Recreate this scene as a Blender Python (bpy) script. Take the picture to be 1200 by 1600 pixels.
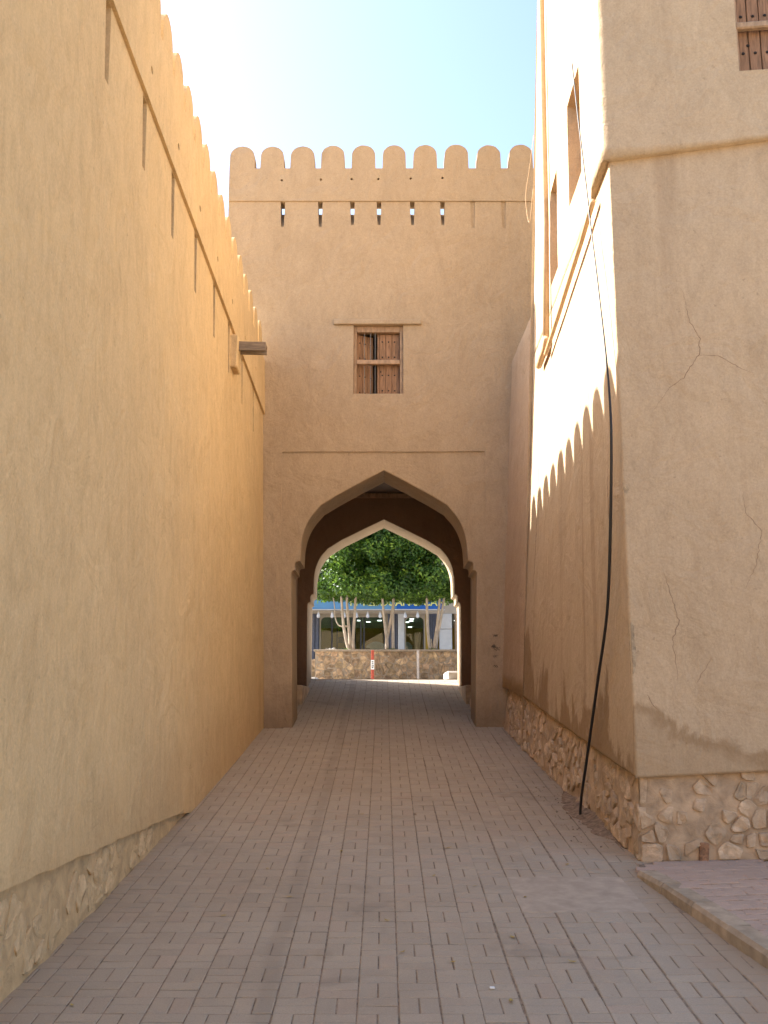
import bpy, bmesh, math, random
from mathutils import Vector, Matrix, noise

S = bpy.context.scene
for o in list(bpy.data.objects): bpy.data.objects.remove(o)
C = S.collection
R = math.radians

# ------------------------------------------------------------------ camera
EYE = 1.7
cam = bpy.data.cameras.new('camera'); camo = bpy.data.objects.new('camera', cam); C.objects.link(camo)
camo.location = (0, 0, EYE); camo.rotation_euler = (R(90 + 10.62), 0, 0)
cam.sensor_fit = 'VERTICAL'; cam.sensor_height = 36; cam.lens = 36.0
cam.clip_start = 0.05; cam.clip_end = 3000
S.camera = camo
S.render.resolution_x = 768; S.render.resolution_y = 1024

# ------------------------------------------------------------------ sky, sun, exposure
SUN_EL = 36.1; SUN_AZ = -67.2      # degrees from +Y, negative towards -X
W = bpy.data.worlds.new('World'); S.world = W; W.use_nodes = True
nt = W.node_tree; bg = nt.nodes['Background']
sky = nt.nodes.new('ShaderNodeTexSky'); sky.sky_type = 'NISHITA'; sky.sun_disc = False
sky.sun_elevation = R(SUN_EL); sky.sun_rotation = R(SUN_AZ)
sky.altitude = 500; sky.air_density = 1.0; sky.dust_density = 4.2; sky.ozone_density = 2.2
nt.links.new(sky.outputs[0], bg.inputs[0]); bg.inputs[1].default_value = 0.125
sl = bpy.data.lights.new('sun', 'SUN'); sl.energy = 5.0; sl.angle = R(0.53); sl.color = (1.0, 0.965, 0.91)
so = bpy.data.objects.new('sun', sl); C.objects.link(so)
sd = Vector((math.sin(R(SUN_AZ)) * math.cos(R(SUN_EL)), math.cos(R(SUN_AZ)) * math.cos(R(SUN_EL)), math.sin(R(SUN_EL))))
so.rotation_euler = sd.to_track_quat('Z', 'Y').to_euler(); so.location = (-20, 10, 20)
S.view_settings.view_transform = 'Standard'; S.view_settings.look = 'None'
S.view_settings.exposure = 1.92; S.view_settings.gamma = 1.0
S.render.engine = 'CYCLES'
S.cycles.max_bounces = 10; S.cycles.diffuse_bounces = 6; S.cycles.transparent_max_bounces = 12

# ------------------------------------------------------------------ small helpers
rnd = random.Random(7)
def interp(x, xs, ys):
    if x <= xs[0]: return ys[0]
    for i in range(1, len(xs)):
        if x <= xs[i]:
            t = (x - xs[i-1]) / (xs[i] - xs[i-1]); return ys[i-1] + t * (ys[i] - ys[i-1])
    return ys[-1]
def n3(x, y, z): return noise.noise(Vector((x, y, z)))
def tag(o, label=None, cat=None, group=None, kind=None):
    if label: o['label'] = label
    if cat: o['category'] = cat
    if group: o['group'] = group
    if kind: o['kind'] = kind
    return o
def empty(name, loc, label, cat, group=None):
    o = bpy.data.objects.new(name, None); C.objects.link(o); o.location = loc; o.empty_display_size = .2
    return tag(o, label, cat, group)
def link(name, me, mat=None, parent=None, smooth=False):
    if mat is not None and len(me.materials) == 0: me.materials.append(mat)
    if smooth:
        for p in me.polygons: p.use_smooth = True
    o = bpy.data.objects.new(name, me); C.objects.link(o)
    if parent is not None:
        o.parent = parent
        o.matrix_parent_inverse = Matrix.Translation(-world_loc(parent))
    return o
def world_loc(o):
    v = Vector(o.location); p = o.parent
    if p is not None: v = v + o.matrix_parent_inverse.translation + world_loc(p)
    return v
def pyd(name, vs, fs, mat=None, parent=None, smooth=False):
    me = bpy.data.meshes.new(name); me.from_pydata([tuple(v) for v in vs], [], fs); me.update()
    return link(name, me, mat, parent, smooth)
class MB:
    def __init__(s): s.v = []; s.f = []
    def add(s, vs, fs):
        b = len(s.v); s.v += [tuple(v) for v in vs]; s.f += [tuple(i + b for i in f) for f in fs]; return s
    def box(s, x0, x1, y0, y1, z0, z1, M=None):
        vs = [Vector((x, y, z)) for z in (z0, z1) for y in (y0, y1) for x in (x0, x1)]
        if M is not None: vs = [M @ v for v in vs]
        return s.add(vs, [(0,2,3,1),(4,5,7,6),(0,1,5,4),(2,6,7,3),(0,4,6,2),(1,3,7,5)])
    def cbox(s, x0, x1, y0, y1, z0, z1, b=.006, M=None):
        """box with chamfered edges"""
        bm = bmesh.new(); bmesh.ops.create_cube(bm, size=1)
        for v in bm.verts:
            v.co = Vector(((x0+x1)/2 + v.co.x*(x1-x0), (y0+y1)/2 + v.co.y*(y1-y0), (z0+z1)/2 + v.co.z*(z1-z0)))
        bmesh.ops.bevel(bm, geom=list(bm.edges), offset=b, segments=1, affect='EDGES', profile=.5)
        bm.verts.index_update()
        vs = [(M @ v.co) if M is not None else v.co.copy() for v in bm.verts]
        fs = [tuple(v.index for v in f.verts) for f in bm.faces]; bm.free()
        return s.add(vs, fs)
    def tube(s, pts, rad, n=8, cap=True):
        pts = [Vector(p) for p in pts]; rings = []
        rr = rad if isinstance(rad, (list, tuple)) else [rad] * len(pts)
        up = None
        for i, p in enumerate(pts):
            d = (pts[min(i+1, len(pts)-1)] - pts[max(i-1, 0)]).normalized()
            if up is None:
                up = Vector((0, 0, 1)) if abs(d.z) < .9 else Vector((1, 0, 0))
            a = d.cross(up).normalized(); b = a.cross(d).normalized(); up = b
            rings.append([p + (a * math.cos(t) + b * math.sin(t)) * rr[i] for t in [2*math.pi*k/n for k in range(n)]])
        vs = [v for r in rings for v in r]; fs = []
        for i in range(len(pts) - 1):
            for k in range(n):
                fs.append((i*n+k, i*n+(k+1) % n, (i+1)*n+(k+1) % n, (i+1)*n+k))
        if cap: fs += [tuple(range(n))[::-1], tuple((len(pts)-1)*n + k for k in range(n))]
        return s.add(vs, fs)
    def lathe(s, prof, n=12, at=(0, 0, 0)):
        vs = []; fs = []; m = len(prof)
        for (r, z) in prof:
            for k in range(n):
                t = 2*math.pi*k/n; vs.append(Vector(at) + Vector((r*math.cos(t), r*math.sin(t), z)))
        for i in range(m-1):
            for k in range(n): fs.append((i*n+k, i*n+(k+1) % n, (i+1)*n+(k+1) % n, (i+1)*n+k))
        fs += [tuple(range(n))[::-1], tuple((m-1)*n+k for k in range(n))]
        return s.add(vs, fs)
    def build(s, name, mat, parent=None, smooth=False): return pyd(name, s.v, s.f, mat, parent, smooth)
def wob(pts, step=.15, amp=.006, seed=0, closed=True):
    """resample an outline and let it waver like hand-laid plaster"""
    out = []; n = len(pts)
    for i in range(n if closed else n - 1):
        a = Vector(pts[i]); b = Vector(pts[(i+1) % n]); k = max(1, int((b-a).length / step))
        for j in range(k):
            p = a.lerp(b, j / k)
            q = Vector((n3(p.x*1.7+seed, p.y*1.7, 3.1), n3(p.x*1.7, p.y*1.7+seed, 9.2)))
            out.append((p.x + q.x*amp, p.y + q.y*amp))
    return out
def plate(name, outer, holes, depth, fn, mat, parent=None, bevel=.0):
    """flat slab from an outline with holes; (u, v, w) of the slab goes through fn, w 0 at the front and positive inwards"""
    cu = bpy.data.curves.new('t', 'CURVE'); cu.dimensions = '2D'; cu.fill_mode = 'BOTH'
    cu.extrude = depth/2 - bevel; cu.bevel_depth = bevel; cu.bevel_resolution = 1; cu.offset = -bevel
    for pts in [outer] + list(holes):
        sp = cu.splines.new('POLY'); sp.points.add(len(pts) - 1); sp.use_cyclic_u = True
        for q, p in zip(sp.points, pts): q.co = (p[0], p[1], 0, 1)
    ob = bpy.data.objects.new('t', cu); C.objects.link(ob)
    me = bpy.data.meshes.new_from_object(ob)
    bpy.data.objects.remove(ob); bpy.data.curves.remove(cu)
    bm = bmesh.new(); bm.from_mesh(me); bmesh.ops.remove_doubles(bm, verts=bm.verts, dist=2e-5)
    for v in bm.verts: v.co = Vector(fn(v.co.x, v.co.y, depth/2 - v.co.z))
    bmesh.ops.recalc_face_normals(bm, faces=bm.faces)
    bm.to_mesh(me); bm.free(); me.materials.clear(); me.name = name
    for p in me.polygons: p.use_smooth = False
    return link(name, me, mat, parent)
def grid(name, cols, rows, fn, mat, parent=None, skip=None, smooth=True):
    vs = [fn(c, r) for r in rows for c in cols]; fs = []; n = len(cols)
    for j in range(len(rows)-1):
        for i in range(n-1):
            if skip and skip((cols[i]+cols[i+1])/2, (rows[j]+rows[j+1])/2): continue
            fs.append((j*n+i, j*n+i+1, (j+1)*n+i+1, (j+1)*n+i))
    return pyd(name, vs, fs, mat, parent, smooth)
def frange(a, b, n): return [a + (b-a)*i/n for i in range(n+1)]

# ------------------------------------------------------------------ materials
def newmat(name):
    m = bpy.data.materials.new(name); m.use_nodes = True
    t = m.node_tree; b = t.nodes['Principled BSDF']
    return m, t, b
def nd(t, kind, **kw):
    n = t.nodes.new(kind)
    for k, v in kw.items(): setattr(n, k, v)
    return n
def lk(t, a, b): t.links.new(a, b)
def val(t, x):
    n = nd(t, 'ShaderNodeValue'); n.outputs[0].default_value = x; return n.outputs[0]
def math_(t, op, a, b=None, c=None, clamp=False):
    n = nd(t, 'ShaderNodeMath', operation=op, use_clamp=clamp)
    for i, x in enumerate((a, b, c)):
        if x is None: continue
        if isinstance(x, (int, float)): n.inputs[i].default_value = x
        else: lk(t, x, n.inputs[i])
    return n.outputs[0]
def smooth_(t, x, a, b):
    n = nd(t, 'ShaderNodeMapRange', interpolation_type='SMOOTHSTEP')
    n.inputs['From Min'].default_value = a; n.inputs['From Max'].default_value = b; lk(t, x, n.inputs['Value'])
    return n.outputs['Result']
def mixc(t, f, a, b, mode='MIX'):
    n = nd(t, 'ShaderNodeMix', data_type='RGBA', blend_type=mode)
    for idx, x in ((0, f), (6, a), (7, b)):
        if isinstance(x, (int, float)): n.inputs[idx].default_value = x
        elif isinstance(x, (tuple, list)): n.inputs[idx].default_value = tuple(x) + (1,) if len(x) == 3 else x
        else: lk(t, x, n.inputs[idx])
    return n.outputs[2]
def pos(t, scale=(1, 1, 1)):
    g = nd(t, 'ShaderNodeNewGeometry'); m = nd(t, 'ShaderNodeVectorMath', operation='MULTIPLY')
    m.inputs[1].default_value = scale; lk(t, g.outputs['Position'], m.inputs[0]); return m.outputs[0]
def noi(t, vec, scale, detail=4, rough=.55, dist=0):
    n = nd(t, 'ShaderNodeTexNoise'); n.inputs['Scale'].default_value = scale; n.inputs['Detail'].default_value = detail
    n.inputs['Roughness'].default_value = rough; n.inputs['Distortion'].default_value = dist
    lk(t, vec, n.inputs['Vector']); return n.outputs['Fac']
def ramp(t, x, stops):
    n = nd(t, 'ShaderNodeValToRGB'); e = n.color_ramp.elements
    while len(e) < len(stops): e.new(.5)
    for i, (p, c) in enumerate(stops): e[i].position = p; e[i].color = tuple(c) + (1,)
    lk(t, x, n.inputs[0]); return n.outputs[0]
def bump(t, b, h, strength, dist, prev=None):
    n = nd(t, 'ShaderNodeBump'); n.inputs['Strength'].default_value = strength; n.inputs['Distance'].default_value = dist
    lk(t, h, n.inputs['Height'])
    if prev is not None: lk(t, prev, n.inputs['Normal'])
    lk(t, n.outputs[0], b.inputs['Normal']); return n.outputs[0]
def sep(t):
    g = nd(t, 'ShaderNodeNewGeometry'); s = nd(t, 'ShaderNodeSeparateXYZ'); lk(t, g.outputs['Position'], s.inputs[0]); return s.outputs

def plaster(name, base, streak=.5, stain=None, dirt=0.0, swirl=.5):
    m, t, b = newmat(name)
    lo = [c*.83 for c in base]; hi = [min(1, c*1.10) for c in base]
    big = noi(t, pos(t), .55, 5, .6, .6)
    col = ramp(t, big, [(.3, lo), (.5, base), (.72, hi)])
    st = noi(t, pos(t, (1, 1, .12)), 5.5, 5, .6)
    col = mixc(t, math_(t, 'MULTIPLY', smooth_(t, st, .5, .75), streak*.28), col, [c*.74 for c in base])
    st2 = noi(t, pos(t, (1, 1, .2)), 16, 4, .6)
    col = mixc(t, math_(t, 'MULTIPLY', smooth_(t, st2, .52, .8), streak*.25), col, [min(1, c*1.22) for c in base])
    sw = noi(t, pos(t), 3.2, 6, .62, 1.6)
    col = mixc(t, math_(t, 'MULTIPLY', smooth_(t, sw, .5, .72), swirl*.35), col, [base[0]*.80, base[1]*.76, base[2]*.72])
    tw = noi(t, pos(t, (1, 1, .55)), 9, 6, .68, 2.2)
    col = mixc(t, math_(t, 'MULTIPLY', smooth_(t, tw, .50, .70), .30), col, [base[0]*.74, base[1]*.70, base[2]*.66])
    col = mixc(t, math_(t, 'MULTIPLY', smooth_(t, tw, .47, .30), .22), col, [min(1, c*1.2) for c in base])
    pb = noi(t, pos(t, (1, 1, .38)), 2.1, 6, .72, 1.1)
    col = mixc(t, .34, col, ramp(t, pb, [(.34, [base[0]*.66, base[1]*.62, base[2]*.58]), (.5, base), (.66, [min(1, c*1.22) for c in base])]))
    vs_ = noi(t, pos(t, (1, 1, .42)), 4.6, 7, .70, 2.4)
    col = mixc(t, .30*max(.6, streak), col, ramp(t, vs_, [(.36, [base[0]*.62, base[1]*.58, base[2]*.52]), (.52, base), (.66, [min(1, c*1.2) for c in base])]))
    fine = noi(t, pos(t), 60, 4, .7)
    col = mixc(t, .22, col, ramp(t, fine, [(.3, [c*.5 for c in base]), (.7, [min(1, c*1.45) for c in base])]))
    med = noi(t, pos(t), 24, 5, .75, .6)
    col = mixc(t, .10, col, ramp(t, med, [(.32, [base[0]*.55, base[1]*.5, base[2]*.45]), (.68, [min(1, c*1.4) for c in base])]))
    pit = noi(t, pos(t), 22, 2, .5)
    col = mixc(t, math_(t, 'MULTIPLY', smooth_(t, pit, .70, .76), .4), col, [c*.5 for c in base])
    if stain: col = stain(t, col, base)
    lk(t, col, b.inputs['Base Color']); b.inputs['Roughness'].default_value = .95; b.inputs['Specular IOR Level'].default_value = .15
    h1 = noi(t, pos(t), 2.2, 4, .55, .8); h2 = noi(t, pos(t, (1, 1, .45)), 14, 5, .65, .5)
    p = bump(t, b, h1, .7, .06); p = bump(t, b, h2, .6, .014, p); bump(t, b, tw, .5, .010, p)
    return m

PL = (.56, .385, .215)
def st_house(t, col, base):
    s = sep(t)
    h = math_(t, 'SUBTRACT', math_(t, 'SUBTRACT', s[2], 1.14), math_(t, 'MULTIPLY', math_(t, 'SUBTRACT', s[1], 8.0), .122))
    alley = smooth_(t, s[1], 8.0, 8.12)
    nz = noi(t, pos(t, (1, 1, .45)), 1.35, 6, .66, .4)
    nz2 = noi(t, pos(t), 1.9, 6, .65, .5)
    # tide mark on the front, ragged damp on the alley face
    thr_f = math_(t, 'ADD', math_(t, 'MULTIPLY', nz2, .75), math_(t, 'MULTIPLY_ADD', s[0], -.33, .80))
    thr_a = math_(t, 'MULTIPLY_ADD', nz, 4.6, -1.85)
    thr = math_(t, 'ADD', math_(t, 'MULTIPLY', thr_a, alley), math_(t, 'MULTIPLY', thr_f, math_(t, 'SUBTRACT', 1.0, alley)))
    d = math_(t, 'SUBTRACT', thr, h)
    damp = math_(t, 'MULTIPLY', smooth_(t, d, -.02, .10), .26)
    dampa = math_(t, 'MULTIPLY', smooth_(t, d, -.03, .22), math_(t, 'MULTIPLY', alley, .72))
    rim = math_(t, 'MULTIPLY', math_(t, 'MULTIPLY', smooth_(t, d, -.03, .04), math_(t, 'SUBTRACT', 1.0, smooth_(t, d, .03, .15))), .5)
    f = math_(t, 'ADD', math_(t, 'MAXIMUM', damp, dampa), math_(t, 'MULTIPLY', rim, math_(t, 'SUBTRACT', 1.0, alley)), clamp=True)
    col = mixc(t, f, col, (base[0]*.50, base[1]*.41, base[2]*.30))
    # pale efflorescence just above the bottom
    ef = math_(t, 'MULTIPLY', smooth_(t, noi(t, pos(t), 6, 5, .7), .55, .7), math_(t, 'MULTIPLY', math_(t, 'SUBTRACT', 1.0, smooth_(t, h, .1, .5)), .35))
    col = mixc(t, ef, col, (base[0]*1.0, base[1]*.95, base[2]*.92))
    # rain runs down the alley face
    run = noi(t, pos(t, (1, 1, .03)), 3.4, 4, .6)
    col = mixc(t, math_(t, 'MULTIPLY', smooth_(t, run, .55, .68), math_(t, 'MULTIPLY_ADD', alley, .23, .12)), col, (base[0]*.55, base[1]*.47, base[2]*.42))
    return col
def st_gate(t, col, base):
    s = sep(t)
    nz = noi(t, pos(t), 2.4, 5, .65, .4)
    g = math_(t, 'MULTIPLY_ADD', math_(t, 'SUBTRACT', s[1], 14.86), .14, 1.39)
    h = math_(t, 'SUBTRACT', s[2], g)
    f = math_(t, 'SUBTRACT', 1.0, smooth_(t, math_(t, 'ADD', h, math_(t, 'MULTIPLY', nz, -.9)), -.4, .35))
    return mixc(t, math_(t, 'MULTIPLY', f, .55), col, (base[0]*.38, base[1]*.30, base[2]*.26))
def st_left(t, col, base):
    s = sep(t)
    gz = math_(t, 'ADD', math_(t, 'MULTIPLY_ADD', s[1], .07179, -.17381), math_(t, 'MULTIPLY', math_(t, 'MULTIPLY', s[1], s[1]), .00217))
    h = math_(t, 'SUBTRACT', s[2], gz); nz = noi(t, pos(t, (1, 1, .6)), 2.6, 6, .66, .5)
    f = math_(t, 'SUBTRACT', 1.0, smooth_(t, math_(t, 'MULTIPLY_ADD', nz, -1.5, h), -.75, .35))
    col = mixc(t, math_(t, 'MULTIPLY', f, .38), col, (base[0]*.62, base[1]*.52, base[2]*.46))
    pt = noi(t, pos(t, (1, 1, .7)), .9, 3, .5, 1.2)
    return mixc(t, math_(t, 'MULTIPLY', smooth_(t, pt, .56, .60), .16), col, (base[0]*1.12, base[1]*1.08, base[2]*.98))
M_LEFT = plaster('plaster_left', (.64, .465, .25), streak=1.0, swirl=.4, stain=st_left)
M_GATE = plaster('plaster_gate', (.44, .335, .22), streak=.35, stain=st_gate, swirl=.8)
M_HOUSE = plaster('plaster_house', (.50, .38, .245), streak=.6, stain=st_house)
M_PASS_SHADED = plaster('plaster_passage_shaded', (.27, .175, .115), streak=.4, stain=st_gate, swirl=.6)  # gate plaster copied darker, the passage shade put into its colour
M_BUT = plaster('plaster_buttress', (.47, .34, .22), streak=.8)

def simple(name, col, rough=.7, nscale=20, var=.25, bmp=.2, bdist=.01, metal=0, spec=.3, island=0., stretch=(1,1,1)):
    m, t, b = newmat(name)
    n = noi(t, pos(t, stretch), nscale, 5, .6, .3)
    c = ramp(t, n, [(.3, [x*(1-var) for x in col]), (.7, [min(1, x*(1+var)) for x in col])])
    if island:
        g = nd(t, 'ShaderNodeNewGeometry'); oi = nd(t, 'ShaderNodeObjectInfo')
        r_ = math_(t, 'FRACT', math_(t, 'ADD', g.outputs['Random Per Island'], oi.outputs['Random']))
        hs = nd(t, 'ShaderNodeHueSaturation'); lk(t, c, hs.inputs['Color'])
        lk(t, math_(t, 'MULTIPLY_ADD', r_, island*2, 1-island), hs.inputs['Value'])
        lk(t, math_(t, 'MULTIPLY_ADD', math_(t, 'FRACT', math_(t, 'MULTIPLY', r_, 7.3)), .03*island, .5-.015*island), hs.inputs['Hue'])
        c = hs.outputs[0]
    lk(t, c, b.inputs['Base Color']); b.inputs['Roughness'].default_value = rough
    b.inputs['Metallic'].default_value = metal; b.inputs['Specular IOR Level'].default_value = spec
    if bmp: bump(t, b, n, bmp, bdist)
    return m

def paver_mat(name, col, tyre=True):
    m, t, b = newmat(name)
    g = nd(t, 'ShaderNodeNewGeometry'); oi = nd(t, 'ShaderNodeObjectInfo')
    r_ = math_(t, 'FRACT', math_(t, 'ADD', g.outputs['Random Per Island'], oi.outputs['Random']))
    c = mixc(t, r_, [x*.93 for x in col], [min(1, x*1.06) for x in col])
    pink = smooth_(t, math_(t, 'FRACT', math_(t, 'MULTIPLY', r_, 13.7)), .8, 1.0)
    c = mixc(t, math_(t, 'MULTIPLY', pink, .35), c, (col[0]*1.08, col[1]*.92, col[2]*.9))
    big = noi(t, pos(t), .9, 5, .6, .4)
    c = mixc(t, math_(t, 'MULTIPLY', smooth_(t, big, .42, .7), .35), c, (col[0]*.72, col[1]*.66, col[2]*.60))
    dust = noi(t, pos(t), 4.5, 6, .68, .5)
    c = mixc(t, math_(t, 'MULTIPLY', smooth_(t, dust, .5, .72), .35), c, (col[0]*1.22, col[1]*1.16, col[2]*1.05))
    grit = noi(t, pos(t), 150, 3, .7)
    c = mixc(t, .22, c, ramp(t, grit, [(.32, [x*.45 for x in col]), (.68, [min(1, x*1.5) for x in col])]))
    spots = noi(t, pos(t), 26, 3, .6)
    c = mixc(t, math_(t, 'MULTIPLY', smooth_(t, spots, .66, .74), .45), c, [x*.6 for x in col])
    if tyre:
        s = sep(t)
        edge = smooth_(t, math_(t, 'ADD', math_(t, 'ABSOLUTE', s[0]), math_(t, 'MULTIPLY', noi(t, pos(t), 3, 5, .65), .5)), 1.72, 2.15)
        c = mixc(t, math_(t, 'MULTIPLY', edge, .5), c, (col[0]*.82, col[1]*.72, col[2]*.60))
        oil = noi(t, pos(t), 1.7, 3, .5, .6)
        c = mixc(t, math_(t, 'MULTIPLY', smooth_(t, oil, .63, .72), .30), c, [x*.5 for x in col])
        wv = math_(t, 'MULTIPLY_ADD', noi(t, pos(t, (0, 1, 0)), .35, 2), .22, -.70)
        d = math_(t, 'ABSOLUTE', math_(t, 'SUBTRACT', s[0], wv))
        c = mixc(t, math_(t, 'MULTIPLY', math_(t, 'SUBTRACT', 1.0, smooth_(t, d, .02, .08)), .28), c, [x*.55 for x in col])
    lk(t, c, b.inputs['Base Color']); b.inputs['Roughness'].default_value = .82; b.inputs['Specular IOR Level'].default_value = .35
    p = bump(t, b, grit, .25, .003); bump(t, b, dust, .2, .006, p)
    return m
M_PAV = paver_mat('concrete_paver', (.395, .325, .24))
M_PINK = paver_mat('pink_paver', (.43, .32, .245), tyre=False)
M_JOINT = simple('joint_sand', (.235, .178, .125), .95, 18, .45, .3)
M_DIRT = simple('dry_earth', (.25, .175, .115), 1, 22, .5, .8, .02)
M_GROUND = simple('dry_ground', (.50, .37, .23), .95, 1.5, .2, .4, .02)
M_CONC = simple('concrete', (.41, .335, .25), .9, 9, .16, .3, .006)
M_KERB = simple('kerb_concrete', (.37, .29, .20), .9, 11, .22, .4, .01, island=.12)
M_ROAD = simple('pale_road', (.46, .44, .41), .9, 6, .12, .2)
M_MORT = simple('rubble_mortar', (.45, .325, .205), .95, 6, .34, .8, .03)
M_MORTL = simple('rubble_mortar_pale', (.50, .35, .185), .95, 8, .22, .8, .03)
M_STONE = simple('rubble_stone', (.49, .36, .23), .9, 12, .36, .8, .02, island=.20)
M_STONEL = simple('rubble_stone_pale', (.55, .395, .22), .9, 12, .25, .8, .02, island=.10)
def smeared(m, mort, amt):
    t = m.node_tree; b = t.nodes['Principled BSDF']; src = b.inputs['Base Color'].links[0].from_socket
    f = math_(t, 'MULTIPLY', smooth_(t, noi(t, pos(t), 5.5, 6, .7, .8), .42, .60), amt)
    lk(t, mixc(t, f, src, mort), b.inputs['Base Color'])
smeared(M_STONE, (.45, .325, .205), .85); smeared(M_STONEL, (.50, .35, .185), .8)
M_PST = simple('planter_stone', (.32, .215, .12), .85, 9, .5, .6, .02, island=.42)
M_PMORT = simple('planter_mortar', (.26, .20, .135), .9, 14, .25, .4)
M_WOOD = simple('old_wood', (.30, .175, .10), .75, 9, .38, .4, .006, stretch=(6, 6, .6), island=.12)
M_WOODX = simple('grey_weathered_wood', (.25, .20, .15), .85, 9, .35, .5, .008, stretch=(.7, 6, 6), island=.1)
M_WOODF = simple('frame_wood', (.38, .26, .165), .75, 7, .3, .4, .006, stretch=(3, 3, 1), island=.1)
M_IRON = simple('dark_iron', (.035, .03, .028), .6, 30, .3, .1, metal=.5)
M_BAR = simple('grey_iron_bar', (.22, .21, .2), .5, 30, .2, 0, metal=.4)
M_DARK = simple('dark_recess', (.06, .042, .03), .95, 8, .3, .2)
M_CABLE = simple('black_cable', (.012, .012, .013), .45, 20, .2, 0, spec=.5)
M_PIPE = simple('painted_pipe', (.50, .34, .19), .6, 12, .12, .1)
M_CRACK = simple('crack_shadow', (.22, .145, .09), 1, 30, .3, 0)
M_PATCH = simple('bare_render', (.40, .31, .20), .95, 24, .3, .9, .02)
M_CEIL = simple('dark_ceiling', (.12, .08, .055), .95, 3, .25, .4)  # dark brown base colour of the passage ceiling
M_GRAF = simple('black_paint', (.07, .055, .045), .8, 40, .4, 0)

# ------------------------------------------------------------------ terrain: the lane climbs to the gate
def g(Y):
    if Y > 20.3: return g(20.3)
    if Y < 0: return -.174 + .0718*Y if Y > -3 else -.39
    return .00217*Y*Y + .07179*Y - .17381
def gs(Y): return math.atan((g(Y+.05) - g(Y-.05)) / .1)
TOPZ = g(20.3)

ys = [-400, -60, -12, -3] + frange(-2, 21, 46) + [24, 40, 90, 400]
xs = [-400, -60, -12, -4, -2, 0, 2, 4, 12, 60, 400]
o = grid('ground', xs, ys, lambda x, y: (x, y, g(y) - .075 - (.0 if abs(x) < 3 else .02)), M_GROUND); tag(o, kind='structure')
o = grid('road', [-60, -8, -1.9, 1.9, 8, 60], [20.28, 20.6, 22, 24.6, 29.4], lambda x, y: (x, y, g(y) + .004), M_ROAD); tag(o, kind='structure')

# ------------------------------------------------------------------ lane paving: basket-weave concrete pavers
def settle(x, y): return .010*n3(x*.55, y*.5, 7) + .004*n3(x*1.7, y*1.5, 3)
pav = grid('alley_paving', frange(-2.0, 2.15, 40), frange(-2, 20.27, 220), lambda x, y: (x, y, g(y) + settle(x, y) - .0036), M_JOINT)
tag(pav, kind='structure')
def right_limit(Y):
    if Y < 7.75: return 1.83 + (7.36 - Y)*.13 - .01
    return interp(Y, [7.75, 8.0, 15, 15.01, 15.7, 15.71, 19, 19.01, 21], [1.80, 1.93, 1.72, 1.32, 1.34, 1.6, 1.6, 1.46, 1.6])
def left_limit(Y): return interp(Y, [0, 5.3, 14.8, 14.85, 15.7, 15.71, 19, 19.01, 21], [-1.93, -1.86, -1.72, -1.32, -1.34, -1.6, -1.6, -1.46, -1.6])
def in_slab(x, y): return 0.87 < x < 1.67 and 6.8 < y < 7.6
def paver_mesh(lx, ly, b=.0035, h=.05):
    vs = []; fs = []
    for (ix, z) in ((0, -h), (0, -b), (b, 0)):
        vs += [(-lx/2+ix, -ly/2+ix, z), (lx/2-ix, -ly/2+ix, z), (lx/2-ix, ly/2-ix, z), (-lx/2+ix, ly/2-ix, z)]
    for r in range(2):
        for k in range(4): fs.append((r*4+k, r*4+(k+1) % 4, r*4+4+(k+1) % 4, r*4+4+k))
    fs.append((8, 9, 10, 11)); return vs, fs
GAP = .0062
VA = paver_mesh(.2-GAP, .1-GAP); VB = paver_mesh(.1-GAP, .2-GAP)
spots = []
for ci in range(-10, 11):
    x0 = .07 + .2*ci
    for ri in range(int(4.2/.2), int(20.2/.2)+1):
        y0 = .2*ri
        if (ci + ri) % 2: cells = [(x0+.1, y0+.05, 0), (x0+.1, y0+.15, 0)]
        else: cells = [(x0+.05, y0+.1, 1), (x0+.15, y0+.1, 1)]
        for (x, y, k) in cells:
            dx = 0
            if x > .2: dx = .014*n3(ci*3.1, y*1.2, 1) * min(1, (x-.2)*2)
            dx += .003*n3(ci*9.7, y*4, 5)
            if in_slab(x, y): continue
            if x < left_limit(y) - .07 or x > right_limit(y) + .07: continue
            spots.append((y, x+dx, k))
spots.sort()
meA = bpy.data.meshes.new('paver'); meA.from_pydata(VA[0], [], VA[1]); meA.materials.append(M_PAV)
meB = bpy.data.meshes.new('paver'); meB.from_pydata(VB[0], [], VB[1]); meB.materials.append(M_PAV)
rest = MB(); cnt = 0
for (y, x, k) in spots:
    z = g(y) + settle(x, y) + max(-.0012, min(.003, rnd.gauss(.0004, .0010)))
    Mx = Matrix.Translation((x, y, z)) @ Matrix.Rotation(gs(y) + rnd.gauss(0, .004), 4, 'X') @ Matrix.Rotation(rnd.gauss(0, .009), 4, 'Y') @ Matrix.Rotation(rnd.gauss(0, .008), 4, 'Z')
    if y > 4.88 and cnt < 300:
        o = bpy.data.objects.new('paver', meB if k else meA); C.objects.link(o); o.parent = pav; o.matrix_world = Mx; cnt += 1
    else:
        V = VB if k else VA
        rest.add([Mx @ Vector(v) for v in V[0]], V[1])
o = rest.build('paver_field', M_PAV, pav); o['kind'] = 'stuff'
# concrete patch in the paving
sv = wob([(.868, 6.797), (1.676, 6.803), (1.672, 7.603), (.866, 7.598)], .12, .008, 3)
o = plate('concrete_patch', sv, [], .05, lambda u, v, w: (u, v, g(v) + settle(u, v) + .003 - w), M_CONC, pav, .004)

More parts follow.
